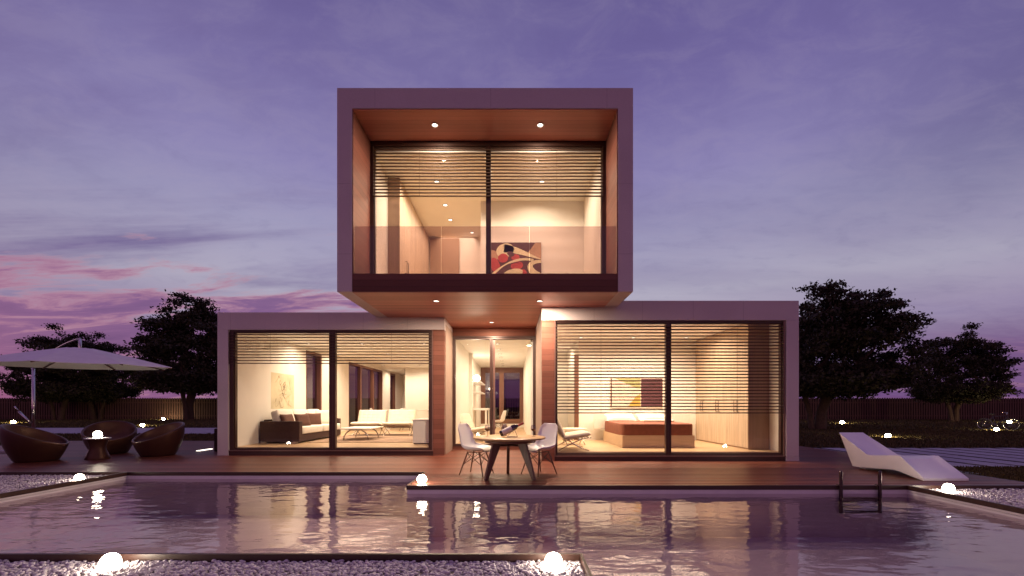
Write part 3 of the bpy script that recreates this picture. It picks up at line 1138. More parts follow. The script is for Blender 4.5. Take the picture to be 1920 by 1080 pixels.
# moulded shell chair, seat facing local +x
def make_shell_chair():
    r = thing('shell_chair', '', 'chair')
    prof = [(0.275, 0.440), (0.262, 0.462), (0.21, 0.478), (0.10, 0.472), (-0.02, 0.462), (-0.12, 0.468), (-0.195, 0.505), (-0.238, 0.580), (-0.262, 0.680), (-0.285, 0.790), (-0.308, 0.900), (-0.322, 0.968)]
    wid = [0.19, 0.215, 0.245, 0.268, 0.275, 0.278, 0.276, 0.268, 0.258, 0.248, 0.228, 0.150]
    npf = len(prof) - 1

    def fn(u, v):
        q = v * npf
        i = min(int(q), npf - 1)
        t_ = q - i
        ii = [max(0, i - 1), i, i + 1, min(npf, i + 2)]

        def cr(p0, p1, p2, p3):
            return 0.5 * (2 * p1 + (p2 - p0) * t_ + (2 * p0 - 5 * p1 + 4 * p2 - p3) * t_ ** 2 + (3 * p1 - p0 - 3 * p2 + p3) * t_ ** 3)
        x = cr(*[prof[k][0] for k in ii])
        z = cr(*[prof[k][1] for k in ii])
        w = cr(*[wid[k] for k in ii])
        a = 2 * u - 1
        yv = w * math.sin(a * PI / 2 * 0.96) / math.sin(PI / 2 * 0.96)
        c = abs(a) ** 2.2
        bk = min(1, max(0, (v - 0.45) / 0.3))
        up = (0.085 * math.sin(min(1, v / 0.5) * PI / 2)) * (1 - bk) + 0.0 * bk
        fwd = 0.070 * bk * (1 - 0.5 * max(0, v - 0.75) / 0.25)
        mid = 0.022 * math.exp(-((v - 0.52) / 0.22) ** 2)
        return (x + c * (fwd + mid), yv, z + c * (up + mid))
    s = MB()
    s.grid(fn, 24, 33)
    sh = s.build('seat_shell', M['shell'], r)
    so = sh.modifiers.new('thick', 'SOLIDIFY'); so.thickness = 0.012; so.offset = 0
    sb = sh.modifiers.new('sub', 'SUBSURF'); sb.levels = 1; sb.render_levels = 1
    tops = [(0.13, 0.14), (0.13, -0.14), (-0.12, 0.13), (-0.12, -0.13)]
    bots = [(0.25, 0.235), (0.25, -0.235), (-0.25, 0.225), (-0.25, -0.225)]
    for (ax_, ay_), (bx_, by_) in zip(tops, bots):
        s = MB()
        s.tube([(ax_, ay_, 0.44), (ax_ * 0.5 + bx_ * 0.5, ay_ * 0.5 + by_ * 0.5, 0.22), (bx_, by_, 0.002)], [0.013, 0.015, 0.009], 10)
        s.build('leg', M['walnut'], r)
    s = MB()

    def at(k, z):
        f = (0.44 - z) / 0.438
        return (tops[k][0] * (1 - f) + bots[k][0] * f, tops[k][1] * (1 - f) + bots[k][1] * f, z)
    for i, j in ((0, 1), (1, 3), (3, 2), (2, 0)):
        s.tube([at(i, 0.42), at(j, 0.20)], 0.005, 6)
        s.tube([at(j, 0.42), at(i, 0.20)], 0.005, 6)
    s.tube([at(0, 0.43), at(1, 0.43), at(3, 0.43), at(2, 0.43)], 0.006, 6, closed=True)
    s.build('wire_strut', M['blackwire'], r)
    r['group'] = 'white shell chairs'
    return r


SC = make_shell_chair()
SC.location = (-0.70, 8.17, 0.002)
SC.rotation_euler = (0, 0, math.radians(-22))
SC['label'] = 'white shell chair left of the round deck table, on wooden legs'
dup(SC, 'white shell chair right of the round deck table, on wooden legs', (0.50, 8.18, 0.002), math.radians(180 + 40))
dup(SC, 'white shell chair at the white desk inside the hallway', (-0.62, 18.0, 0.16), math.radians(165))

# wine glasses
gp = [(0.036, 0.0), (0.036, 0.003), (0.006, 0.008), (0.0045, 0.05), (0.0045, 0.085), (0.02, 0.095), (0.045, 0.118), (0.052, 0.145), (0.048, 0.175), (0.038, 0.212)]


def wineglass(x, y, label):
    r = thing('wine_glass', label, 'glass', (x, y, 0.7425), 0, 'wine glasses on the round table')
    s = MB(); s.lathe(gp, 24, cap1=False); s.build('bowl', M['drinkglass'], r)
    s = MB(); s.lathe([(0.001, 0.101), (0.03, 0.105), (0.046, 0.128), (0.048, 0.140), (0.001, 0.140)], 24, cap0=False, cap1=False)
    s.build('wine', M['wine'], r)


wineglass(-0.48, 7.95, 'stemmed wine glass on the left side of the round table')
wineglass(0.38, 7.97, 'stemmed wine glass on the right side of the round table')
# candle glass
r = thing('candle_glass', 'tall clear candle tumbler behind the wine bottle on the round table', 'candle holder', (-0.165, 8.10, 0.7425))
s = MB(); s.lathe([(0.045, 0.0), (0.05, 0.004), (0.055, 0.22), (0.051, 0.22), (0.047, 0.012), (0.001, 0.012)], 24, cap1=False); s.build('tumbler', M['drinkglass'], r)
s = MB(); s.lathe([(0.038, 0.014), (0.038, 0.085), (0.001, 0.09)], 20); s.build('candle', M['candle'], r)
# bottle in its cradle
A_, B_ = Vector((-0.235, 7.72, 0.800)), Vector((0.190, 7.74, 1.000))
ax_ = (B_ - A_)
Lb = ax_.length
q = ax_.to_track_quat('Z', 'Y').to_matrix().to_4x4()
r = thing('wine_bottle', 'dark red wine bottle with pale label leaning in a cradle on the round table', 'bottle', A_)
k = Lb / 0.33
s = MB(); s.lathe([(0.001, 0.004), (0.030, 0.0), (0.038, 0.004), (0.038, 0.19), (0.034, 0.215), (0.020, 0.240), (0.0145, 0.255)], 28, q @ Matrix.Scale(k, 4)); s.build('body', M['bottle'], r)
s = MB(); s.lathe([(0.0392, 0.035), (0.0392, 0.165)], 28, q @ Matrix.Scale(k, 4), False, False); s.build('paper_label', M['label'], r)
s = MB(); s.lathe([(0.0150, 0.254), (0.0150, 0.318), (0.0165, 0.32), (0.0165, 0.332), (0.001, 0.332)], 20, q @ Matrix.Scale(k, 4), False, True); s.build('foil_neck', M['foil'], r)
r = thing('bottle_cradle', 'small wire cradle holding the wine bottle', 'wine rack', (-0.02, 7.73, 0.7425))
s = MB()
s.tube([(0.10 * math.cos(a), 0.06 * math.sin(a), 0.006) for a in np.linspace(0, 2 * PI, 20, endpoint=False)], 0.005, 6, closed=True)
s.build('base_ring', M['chrome'], r)
s = MB()
for yy_ in (-0.05, 0.05):
    s.tube([(-0.09, yy_ * 0.5, 0.006), (-0.02, yy_, 0.09), (0.05, yy_ * 1.15, 0.135), (0.10, yy_ * 0.6, 0.006)], 0.005, 6)
s.tube([(0.02, 0.062 * math.cos(a), 0.135 + 0.062 * math.sin(a)) for a in np.linspace(0, 2 * PI, 18, endpoint=False)], 0.005, 6, closed=True)
s.build('wire_arm', M['chrome'], r)


# pod chairs
def make_pod():
    r = thing('pod_chair', '', 'chair', (0, 0, 0), 0, 'dark round pod chairs')
    n = 56
    rings = []

    def hh(a):
        return 0.635 + 0.245 * math.cos(a)

    def rad(z):
        t_ = min(1, z / 0.62)
        return 0.37 + 0.19 * math.sin(t_ * PI / 2) + 0.015 * z
    for t_ in (0.0, 0.015, 0.05, 0.15, 0.3, 0.45, 0.6, 0.75, 0.88, 0.96):
        rings.append(lambda a, t_=t_: (rad(t_ * hh(a)) - (0.03 if t_ == 0 else 0.008 if t_ == 0.015 else 0), t_ * hh(a)))
    for dr_, dz in ((-0.003, -0.003), (-0.014, 0.009), (-0.032, 0.011), (-0.050, 0.0), (-0.060, -0.022)):
        rings.append(lambda a, dr_=dr_, dz=dz: (rad(hh(a)) + dr_, hh(a) + dz))
    for t_ in (0.10, 0.25, 0.42, 0.6, 0.76, 0.88, 0.96):
        def f(a, t_=t_):
            zt = hh(a) - 0.022
            z = zt + (0.27 - zt) * math.sin(t_ * PI / 2)
            rr_ = (rad(hh(a)) - 0.06) * (1 - t_ ** 1.9)
            return (rr_, z)
        rings.append(f)
    vs, fs = [], []
    for g_ in rings:
        for k in range(n):
            a = 2 * PI * k / n
            q_, z = g_(a)
            vs.append((q_ * math.cos(a), q_ * math.sin(a), z))
    for i in range(len(rings) - 1):
        for k in range(n):
            k2 = (k + 1) % n
            fs.append((i * n + k, i * n + k2, (i + 1) * n + k2, (i + 1) * n + k))
    c = len(vs)
    vs.append((0, 0, 0.268))
    li = (len(rings) - 1) * n
    fs += [(li + k, li + (k + 1) % n, c) for k in range(n)]
    fs.append(tuple(reversed(range(n))))
    s = MB()
    s.add(vs, fs, smooth=True)
    s.build('woven_shell', M['wicker'], r)
    s = MB()
    s.lathe([(0.001, 0.30), (0.20, 0.302), (0.26, 0.292), (0.28, 0.27), (0.22, 0.255)], 40, cap0=False, cap1=False)
    s.build('seat_pad', M['darkfab'], r)
    return r


pod = make_pod()
pod.location = (-11.33, 10.15, 0.002)
pod.rotation_euler = (0, 0, math.radians(203))
pod['label'] = 'dark round pod chair at left, high side to the left, under the umbrella'
dup(pod, 'dark round pod chair in the middle, behind the small lamp table', (-11.15, 11.80, 0.002), math.radians(126))
dup(pod, 'dark round pod chair at right, nearest the house, high side to the right', (-9.40, 11.30, 0.002), math.radians(66), scale=0.98)
# hourglass side table
r = thing('side_table', 'dark hourglass side table with white round top between the pod chairs', 'side table', (-10.27, 10.55, 0.002))
s = MB(); s.lathe([(0.24, 0.0), (0.245, 0.012), (0.21, 0.10), (0.165, 0.22), (0.155, 0.30), (0.175, 0.40), (0.215, 0.485), (0.225, 0.497)], 40); s.build('base', M['wicker'], r)
s = MB(); s.lathe([(0.245, 0.498), (0.250, 0.504), (0.250, 0.516), (0.245, 0.522)], 40); s.build('top', M['white'], r)
globe(-10.26, 10.54, 0.522 + 0.085, 0.085, 'glowing globe lamp standing on the white top of the side table')

# chaise
r = thing('sun_lounger', 'white sculpted angular sun lounger on the deck by the pool ladder', 'sun lounger', (7.15, 7.43, 0.003))
prof = [(0.0, 0.062, 0.0), (0.45, 0.384, 0.095), (1.14, 0.314, 0.075), (1.54, 0.10, 0.042)]
# side outline (y from foot, z), top and underside
top = [(0.00, 0.045), (0.02, 0.058), (0.45, 0.384), (0.52, 0.386), (1.10, 0.320), (1.20, 0.330), (1.93, 0.722)]
bot = [(0.00, 0.0), (0.04, 0.0), (0.50, 0.098), (0.60, 0.105), (1.40, 0.040), (1.56, 0.040), (1.92, 0.715)]


def along(poly, y_):
    for (a, b), (c, d) in zip(poly, poly[1:]):
        if y_ <= c:
            return b + (d - b) * (y_ - a) / (c - a)
    return poly[-1][1]


def wd(y_):
    return 0.79 - 0.075 * min(1, y_ / 0.45) - 0.185 * max(0, (y_ - 0.45) / 1.48)


YS = [0, 0.02, 0.05, 0.12, 0.2, 0.28, 0.36, 0.42, 0.45, 0.48, 0.52, 0.6, 0.7, 0.8, 0.9, 1.0, 1.1, 1.15, 1.2, 1.3, 1.4, 1.5, 1.56, 1.65, 1.75, 1.85, 1.90, 1.93]
NU = 14
vs, fs = [], []
for y_ in YS:
    w = wd(y_)
    zt, zb_ = along(top, y_), along(bot, y_)
    for k in range(NU + 1):
        u = k / NU
        e = 4 * u * (1 - u)
        dish = 0.0
        if 0.08 < y_ < 0.75:
            dish = 0.055 * math.sin((y_ - 0.08) / 0.67 * PI) ** 1.2
        elif y_ >= 0.75:
            dish = 0.05 * math.sin(min(1, (y_ - 0.75) / 1.15) * PI) ** 0.8
        sq = min(1.0, e * 1.6)
        vs.append((w * u, y_, max(zb_ + 0.012, zt - dish * sq ** 0.8)))
    for k in range(NU + 1):
        vs.append((w * (1 - k / NU), y_, zb_))
W_ = 2 * (NU + 1)
for i in range(len(YS) - 1):
    for k in range(W_):
        k2 = (k + 1) % W_
        fs.append((i * W_ + k, i * W_ + k2, (i + 1) * W_ + k2, (i + 1) * W_ + k))
fs.append(tuple(reversed(range(W_))))
fs.append(tuple((len(YS) - 1) * W_ + k for k in range(W_)))
s = MB(); s.add(vs, fs, smooth=False)
o = s.build('lounger_body', M['chaise'], r, bevel=0.012, seg=3)
for p_ in o.data.polygons:
    p_.use_smooth = True
es = o.modifiers.new('split', 'EDGE_SPLIT'); es.split_angle = math.radians(38)
s = MB(); s.box(0.12, 0.52, 1.36, 1.52, -0.001, 0.045); s.build('foot', M['chaise'], r, bevel=0.006)

# pool ladder
r = thing('pool_ladder', 'dark steel pool ladder with two rails at the right end of the pool', 'ladder', (0, 0, 0))
for x in (5.353, 5.988):
    s = MB()
    pts = [(x, 6.965, 0.225), (x, 6.965, 0.22), (x, 6.965, 0.0), (x, 6.965, -0.44)]
    s.tube([(x, 6.99, 0.0), (x, 7.05, 0.0)], 0.018, 10)
    s.sphere(0.026, (x, 6.965, 0.225), 12, 8)
    s.tube(pts, 0.026, 12); s.build('rail', M['steel_dark'], r)
for z in (-0.19, -0.265, -0.34, -0.415):
    s = MB(); s.box(5.375, 5.965, 6.93, 6.99, z - 0.012, z + 0.012); s.build('step', M['steel_dark'], r, bevel=0.004)

# umbrella
ux, uy = -10.15, 10.0
r = thing('umbrella', 'large white cantilever umbrella over the pod chairs', 'umbrella', (0, 0, 0))
NR = 8
R0 = 1.76
apex = Vector((ux, uy, 2.715))


def rimpt(k):
    a = 2 * PI * (k + 0.5) / NR + 0.0
    x, y_ = R0 * math.cos(a), R0 * math.sin(a)
    return Vector((ux + x, uy + y_, 2.245 + 0.030 * y_ + 0.0 * x))


s = MB()
vs, fs = [], []
TS = [0.13, 0.3, 0.5, 0.7, 0.85, 1.0]
for t_ in TS:
    for k in range(NR):
        a, b = rimpt(k), rimpt((k + 1) % NR)
        for j in range(6):
            p = a.lerp(b, j / 6)
            q_ = apex.lerp(p, t_)
            sag = 0.035 * t_ * (4 * (j / 6) * (1 - j / 6))
            q_ = q_ + (apex - p) * Vector((1, 1, 0)).length * 0
            inward = Vector((ux, uy, q_.z)) - q_
            q_ = q_ + inward * (0.045 * t_ * 4 * (j / 6) * (1 - j / 6))
            q_.z += -sag * 0.4 + 0.012 * math.sin(t_ * PI)
            vs.append(q_)
n = NR * 6
for i in range(len(TS) - 1):
    for k in range(n):
        k2 = (k + 1) % n
        fs.append((i * n + k, i * n + k2, (i + 1) * n + k2, (i + 1) * n + k))
fs.append(tuple(range(n)))
s.add(vs, fs, smooth=False)
can = s.build('canopy', M['canvas'], r)
so = can.modifiers.new('thick', 'SOLIDIFY'); so.thickness = 0.006
for k in range(NR):
    s = MB()
    p = rimpt(k)
    a = apex + Vector((0, 0, -0.10))
    s.tube([a.lerp(p, 0.06), a.lerp(p, 0.5) + Vector((0, 0, 0.0)), a.lerp(p, 0.985) + Vector((0, 0, -0.02))], 0.016, 6)
    s.build('rib', M['bark'] if False else M['walnut'], r)
s = MB(); s.tube([apex + Vector((0, 0, -0.28)), apex + Vector((0, 0, 0.17))], 0.03, 10); s.tube([apex + Vector((0, 0, -0.34)), apex + Vector((0, 0, -0.22))], 0.055, 10)
s.build('hub', M['chrome'], r)
pole = Vector((-13.83, 12.3, 0))
s = MB(); s.tube([pole + Vector((0, 0, 0.05)), pole + Vector((0, 0, 2.42))], 0.036, 14); s.build('pole', M['chrome'], r)
s = MB()
e0, e1 = pole + Vector((-0.35, 0.1, 0.9)), apex + Vector((0, 0, 0.17))
arc = []
for t_ in np.linspace(0, 1, 18):
    p = pole.lerp(Vector((e1.x, e1.y, 0)), t_)
    p = Vector((p.x, p.y, 2.37 + 0.52 * math.sin(min(1.0, t_ * 1.02) * PI / 2 * 1.0) ** 0.8))
    arc.append(p)
s.tube(arc, 0.020, 10); s.build('curved_arm', M['chrome'], r)
s = MB(); s.tube([pole + Vector((0, -0.07, 0.82)), pole + Vector((-0.30, -0.10, 1.75 - 0.6))], 0.03, 10)
s.tube([pole + Vector((-0.30, -0.10, 1.15)), pole + Vector((-0.36, -0.16, 1.30))], 0.018, 8)
s.build('crank', M['chrome'], r)
s = MB(); s.tube([pole + Vector((-0.33, -0.12, 1.25)), pole + Vector((-0.12, 0, 2.0)), pole + Vector((0.1, 0, 2.25))], 0.007, 6); s.build('cord', M['blackwire'], r)
s = MB(); s.box(-14.3, -13.36, 11.85, 12.75, 0.004, 0.075); s.build('base_plate', M['slab'], r, bevel=0.01)


# ================================================================== LIVING ROOM
r = thing('sofa', 'long dark framed sofa with white cushions along the living room left wall', 'sofa', (0, 0, ZF))
s = MB(); s.box(-7.50, -6.32, 12.62, 12.82, 0.05, 0.66); s.build('arm', M['darkfab'], r, bevel=0.02)
s = MB(); s.box(-7.50, -6.42, 15.75, 15.92, 0.05, 0.66); s.build('arm', M['darkfab'], r, bevel=0.02)
s = MB(); s.box(-7.50, -6.36, 12.822, 15.748, 0.05, 0.26); s.box(-7.50, -7.32, 12.822, 15.748, 0.262, 0.70); s.build('frame', M['darkfab'], r, bevel=0.015)
for x in (-7.4, -6.5):
    for y in (12.7, 15.8):
        s = MB(); s.box(x - 0.06, x + 0.06, y - 0.05, y + 0.05, 0.001, 0.049); s.build('foot', M['chrome'], r)
for y0 in (12.83, 14.29):
    s = MB(); s.superbox(0.98, 1.45, 0.22, 0.16, xf=T(-6.82, y0 + 0.73, 0.37)); s.build('seat_cushion', M['offwhite'], r)
for k in range(3):
    s = MB(); s.superbox(0.24, 0.96, 0.60, 0.3, xf=T(-7.16, 13.33 + k * 0.97, 0.70, 0, math.radians(-14))); s.build('back_cushion', M['offwhite'], r)
for x, y, rz, ry, lab in ((-6.93, 13.12, 75, 20, 'dark brown throw pillow nearest the sofa arm by the window'), (-6.72, 13.62, 60, 22, 'dark brown throw pillow in the middle of the sofa'),
                          (-6.80, 14.55, 40, 12, 'dark brown throw pillow farthest back on the sofa')):
    o = MB().pillow(0.50, 0.42, 0.17, T(0, 0, 0, math.radians(-ry))).build('throw_pillow', M['pillowbrown'], None, (x, y, ZF + 0.665), (0, 0, math.radians(rz)))
    tag(o, lab, 'pillow', 'dark pillows on the sofa')
o = MB().pillow(0.6, 0.52, 0.22, T(0, 0, 0, math.radians(-15))).build('throw_pillow', M['offwhite'], None, (-6.86, 15.42, ZF + 0.72), (0, 0, math.radians(30)))
tag(o, 'white throw pillow against the far arm of the sofa', 'pillow')

# rug
s = MB(); s.box(-6.25, -2.95, 12.95, 16.9, ZF + 0.002, ZF + 0.014)
tag(s.build('rug', M['rugmat']), 'brown mottled rug under the coffee table', 'rug')

# coffee table
r = thing('coffee_table', 'white topped coffee table on bent tubular legs in front of the lounge chairs', 'coffee table', (0, 0, ZF + 0.014))
s = MB(); s.box(-5.58, -4.58, 13.65, 15.1, 0.345, 0.385); s.build('tabletop', M['white'], r, bevel=0.012)
for x, sg in ((-5.45, -1), (-4.75, 1)):
    for y in (13.85, 14.9):
        s = MB()
        s.tube([(-5.08 - sg * 0.02, y, 0.33), (x - sg * 0.18, y, 0.325), (x - sg * 0.05, y, 0.24), (x + sg * 0.03, y, 0.13), (x + sg * 0.05, y, 0.0)], 0.022, 10)
        s.build('leg', M['chrome'], r)


# armless lounge chair on crossed legs, facing local -y, width w
def make_lounge(name, w, label):
    r = thing(name, label, 'lounge chair', (0, 0, 0), 0, 'cream lounge chairs on crossed steel legs')

    def tuft(cw, cd, ch, xf, mat=M['cream']):
        s = MB()
        nx, ny = 6, 5

        def tf(a, b):
            return abs(math.sin(a * nx * PI)) ** 0.35 * abs(math.sin(b * ny * PI)) ** 0.35
        for sg in (1, -1):
            def fn(u, v, sg=sg):
                e = (max(0, 1 - (2 * u - 1) ** 10) * max(0, 1 - (2 * v - 1) ** 10)) ** 0.5
                return ((u - 0.5) * cw, (v - 0.5) * cd, sg * (ch / 2 * e) * (0.86 + 0.14 * tf(u, v)))
            s.grid(fn, 48, 40, xf)
        return s
    seat_t = math.radians(9)
    back_t = math.radians(66)
    o = tuft(w, 0.74, 0.14, T(0, -0.08, 0.40, -seat_t)).build('seat_cushion', M['cream'], r)
    o = tuft(w, 0.62, 0.13, T(0, 0.40, 0.66, back_t)).build('back_cushion', M['cream'], r)
    for sg in (-1, 1):
        s = MB()
        x = sg * (w / 2 - 0.05)
        fr_ = [(x, 0.52, 0.95), (x, 0.40, 0.66), (x, 0.26, 0.40), (x, 0.05, 0.20), (x, -0.20, 0.06), (x, -0.40, 0.004)]
        bk = [(x, -0.46, 0.36), (x, -0.20, 0.31), (x, 0.05, 0.20), (x, 0.25, 0.10), (x, 0.42, 0.004)]
        s.tube(fr_, 0.014, 8)
        s.tube(bk, 0.014, 8)
        s.build('leg_frame', M['chrome'], r)
    s = MB()
    for k in range(7):
        y = -0.38 + k * 0.095
        s.box(-w / 2 + 0.06, w / 2 - 0.06, y, y + 0.045, 0.325 - k * 0.013, 0.330 - k * 0.013)
    s.tube([(-w / 2 + 0.05, -0.43, 0.34), (w / 2 - 0.05, -0.43, 0.34)], 0.012, 8)
    s.build('strap', M['walnut'], r)
    return r


LC = make_lounge('lounge_chair', 1.08, 'white lounge chair on crossed steel legs, left of the living room pair')
LC.location = (-5.50, 16.25, ZF + 0.014)
dup(LC, 'white lounge chair on crossed steel legs, right of the living room pair', (-4.33, 16.25, ZF + 0.014), 0)
LC2 = dup(LC, 'cream lounge chair by the bedroom window, seen from the side', (1.52, 11.05, ZF), math.radians(90), scale=0.92)
dup(LC, 'cream lounge chair just inside the hallway glass door', (-1.22, 14.4, 0.16), math.radians(75), scale=0.95)
# footstool behind the bedroom chair
r = thing('footstool', 'cream footstool behind the bedroom lounge chair', 'footstool', (1.75, 12.35, ZF), math.radians(8))
s = MB(); s.superbox(0.62, 0.58, 0.15, 0.2, xf=T(0, 0, 0.40)); s.build('cushion', M['cream'], r)
for sg in (-1, 1):
    s = MB(); s.tube([(sg * 0.26, -0.26, 0.31), (sg * 0.26, 0, 0.18), (sg * 0.26, 0.26, 0.002)], 0.012, 8); s.tube([(sg * 0.26, 0.26, 0.31), (sg * 0.26, 0, 0.18), (sg * 0.26, -0.26, 0.002)], 0.012, 8)
    s.build('leg_frame', M['chrome'], r)

# dining table and its chairs
r = thing('dining_table', 'long white dining table behind the lounge chairs', 'table', (0, 0, ZF))
s = MB(); s.box(-6.0, -3.95, 20.2, 21.4, 0.90, 0.96); s.build('tabletop', M['white'], r, bevel=0.01)
for x in (-5.9, -4.05):
    for y in (20.3, 21.3):
        s = MB(); s.box(x - 0.04, x + 0.04, y - 0.04, y + 0.04, 0.001, 0.899); s.build('leg', M['white'], r)
for x, y, rz, lab in ((-3.55, 20.0, 180, 'white shell chair nearest at the right end of the dining table'), (-3.42, 20.75, 176, 'white shell chair in the middle of the right end of the dining table'),
                      (-3.30, 21.5, 183, 'white shell chair farthest at the right end of the dining table'), (-6.45, 20.3, 5, 'white shell chair at the left end of the dining table'),
                      (-4.9, 19.6, 88, 'white shell chair on the near long side of the dining table')):
    dup(SC, lab, (x, y, ZF), math.radians(rz), scale=1.05)

# media cabinet and screen on the right
r = thing('media_cabinet', 'low white cabinet by the living room window near the wooden cladding', 'cabinet', (0, 0, ZF))
s = MB(); s.box(-2.92, -2.125, 12.42, 14.1, 0.03, 0.69); s.build('body', M['white'], r, bevel=0.008)
s = MB(); s.box(-2.95, -2.125, 12.40, 14.12, 0.692, 0.72); s.build('top', M['white'], r, bevel=0.004)
s = MB(); s.box(-2.90, -2.125, 12.45, 14.05, 0.001, 0.029); s.build('plinth', M['frame'], r)
for y_ in (12.42, 13.26):
    s = MB(); s.tube([(-2.95, y_ + 0.70, 0.36), (-2.97, y_ + 0.70, 0.36)], 0.018, 10); s.build('knob', M['chrome'], r)
r = thing('wall_screen', 'tall dark screen panel fixed above the white cabinet', 'screen', (0, 0, 0))
s = MB(); s.box(-2.50, -2.44, 12.75, 14.0, 1.08, 2.60); s.build('panel', M['screen'], r, bevel=0.006)
s = MB(); s.box(-2.44, -2.12, 13.2, 13.5, 1.6, 1.9); s.build('bracket', M['frame'], r)


# pictures
def canvas(name, label, w, h, mat, loc, rz):
    r = thing(name, label, 'picture', loc, rz)
    s = MB(); s.box(-w / 2, w / 2, 0.004, 0.035, 0, h); s.build('canvas', mat, r)
    return r


def patch(r, name, mat, polys, lift):
    s = MB()
    for pl in polys:
        s.add([(x, 0.0035 - lift, z) for x, z in pl], [tuple(range(len(pl)))])
    s.build(name, mat, r)


def ribbon(pts, w0, w1):
    pts = [Vector((a, b)) for a, b in pts]
    n_ = len(pts)
    lft, rgt = [], []
    for i, p in enumerate(pts):
        t_ = (pts[min(i + 1, n_ - 1)] - pts[max(i - 1, 0)]).normalized()
        nn = Vector((-t_.y, t_.x))
        w = w0 + (w1 - w0) * i / (n_ - 1)
        lft.append(tuple(p + nn * w)); rgt.append(tuple(p - nn * w))
    return [[lft[i], rgt[i], rgt[i + 1], lft[i + 1]] for i in range(n_ - 1)]


def bez(a, b, c, d, n_=14):
    out = []
    for i in range(n_ + 1):
        t_ = i / n_
        out.append(tuple((1 - t_) ** 3 * a[k] + 3 * (1 - t_) ** 2 * t_ * b[k] + 3 * (1 - t_) * t_ ** 2 * c[k] + t_ ** 3 * d[k] for k in (0, 1)))
    return out


def ell(cx, cz, a, b, rot=0, n_=28):
    o_ = []
    for i in range(n_):
        t_ = 2 * PI * i / n_
        x, z = a * math.cos(t_), b * math.sin(t_)
        o_.append((cx + x * math.cos(rot) - z * math.sin(rot), cz + x * math.sin(rot) + z * math.cos(rot)))
    return o_


inkm = plain('sepia_ink', (0.16, 0.10, 0.055), 0.8, var=0.3, nscale=30)
inkp = plain('pale_wash', (0.55, 0.42, 0.20), 0.8, var=0.3, nscale=12)
paper = plain('cream_canvas', (0.62, 0.55, 0.38), 0.8, var=0.14, nscale=2.5)
r = canvas('sketch_picture', 'tall cream picture of loose brown strokes on the living room left wall', 1.40, 1.15, paper, (-7.545, 14.0, 1.22), math.radians(90))
pol, pw = [], []
rs = random.Random(3)
for k in range(30):
    x0, z0 = rs.uniform(-0.45, 0.5), rs.uniform(0.2, 1.0)
    pts = bez((x0, z0), (x0 + rs.uniform(-.3, .3), z0 + rs.uniform(-.3, .3)), (x0 + rs.uniform(-.3, .3), z0 + rs.uniform(-.5, .2)), (x0 + rs.uniform(-.35, .35), max(0.06, z0 + rs.uniform(-.6, .1))))
    pts = [(max(-.66, min(.66, a)), max(.04, min(1.1, b))) for a, b in pts]
    (pol if k % 3 else pw).extend(ribbon(pts, rs.uniform(.003, .014), .003))
patch(r, 'brush_stroke', inkm, pol, 0.0)
patch(r, 'wash_stroke', inkp, pw, -0.001 + 0.0005)

cl = lambda pts, w, h: [(max(-w / 2 + .004, min(w / 2 - .004, a)), max(.004, min(h - .004, b))) for a, b in pts]
pr = {k: plain('picture_' + k, c, 0.6, var=0.15, nscale=5) for k, c in dict(maroon=(0.08, 0.025, 0.03), red=(0.42, 0.05, 0.05), cream=(0.66, 0.58, 0.38), tan=(0.40, 0.24, 0.15), olive=(0.36, 0.33, 0.14), ochre=(0.50, 0.30, 0.06), pale=(0.66, 0.54, 0.44)).items()}
w_, h_ = 1.45, 1.95
r = canvas('abstract_picture', 'dark red and cream abstract picture of sweeping curves on the upper floor', w_, h_, pr['maroon'], (0.09, 12.318, UZF + 0.02), 0)
z0 = 1.05
patch(r, 'tan_shape', pr['tan'], [cl([(0.30, 1.60), (0.72, 1.45), (0.72, 1.94), (0.55, 1.94)], w_, h_), cl([(-0.72, 1.40), (-0.72, 1.74), (-0.45, 1.66), (-0.40, 1.5)], w_, h_)], 0.0005)
patch(r, 'cream_sweep', pr['cream'], [cl(ell(-0.32, 1.72, 0.26, 0.20, 0.3), w_, h_)] + [cl(q_, w_, h_) for q_ in ribbon(bez((-0.35, 1.78), (0.1, 1.74), (0.4, 1.55), (0.72, 1.47)), 0.12, 0.008)], 0.001)
patch(r, 'red_shape', pr['red'], [cl(ell(-0.38, 1.50, 0.15, 0.13, 0.2), w_, h_), cl(ell(-0.02, 1.52, 0.12, 0.09, 0.1), w_, h_), cl(ell(-0.60, 1.28, 0.13, 0.24, 0.3), w_, h_), cl(ell(0.02, 1.28, 0.18, 0.12, 0.2), w_, h_), cl(ell(0.2, 0.98, 0.12, 0.2, 0), w_, h_)], 0.0015)
patch(r, 'cream_curve', pr['cream'], [cl(q_, w_, h_) for q_ in ribbon(bez((-0.70, 1.02), (-0.35, 1.30), (0.0, 1.55), (0.5, 1.44)), 0.03, 0.035)] + [cl(q_, w_, h_) for q_ in ribbon(bez((0.72, 1.40), (0.30, 1.42), (0.30, 1.15), (0.70, 0.95)), 0.04, 0.11)] + [cl(ell(-0.1, 1.05, 0.30, 0.13, 0.25), w_, h_)], 0.002)
patch(r, 'dark_curve', pr['maroon'], [cl(q_, w_, h_) for q_ in ribbon(bez((-0.60, 0.98), (-0.45, 1.2), (-0.2, 1.4), (0.08, 1.36)), 0.03, 0.01)] + [cl(ell(-0.16, 1.62, 0.11, 0.07, -0.4), w_, h_)], 0.0025)
w_, h_ = 1.72, 0.98
xc = (1194 - CX) * 13.93 / F
r = canvas('block_picture', 'wide picture of plain pale, olive and dark maroon blocks above the bed', w_, h_, pr['pale'], (xc, 13.925, H + (CY - 764.5) * 13.93 / F), 0)
patch(r, 'olive_block', pr['olive'], [[(-0.70, 0.96), (0.12, 0.96), (0.12, 0.62), (-0.02, 0.64)]], 0.0005)
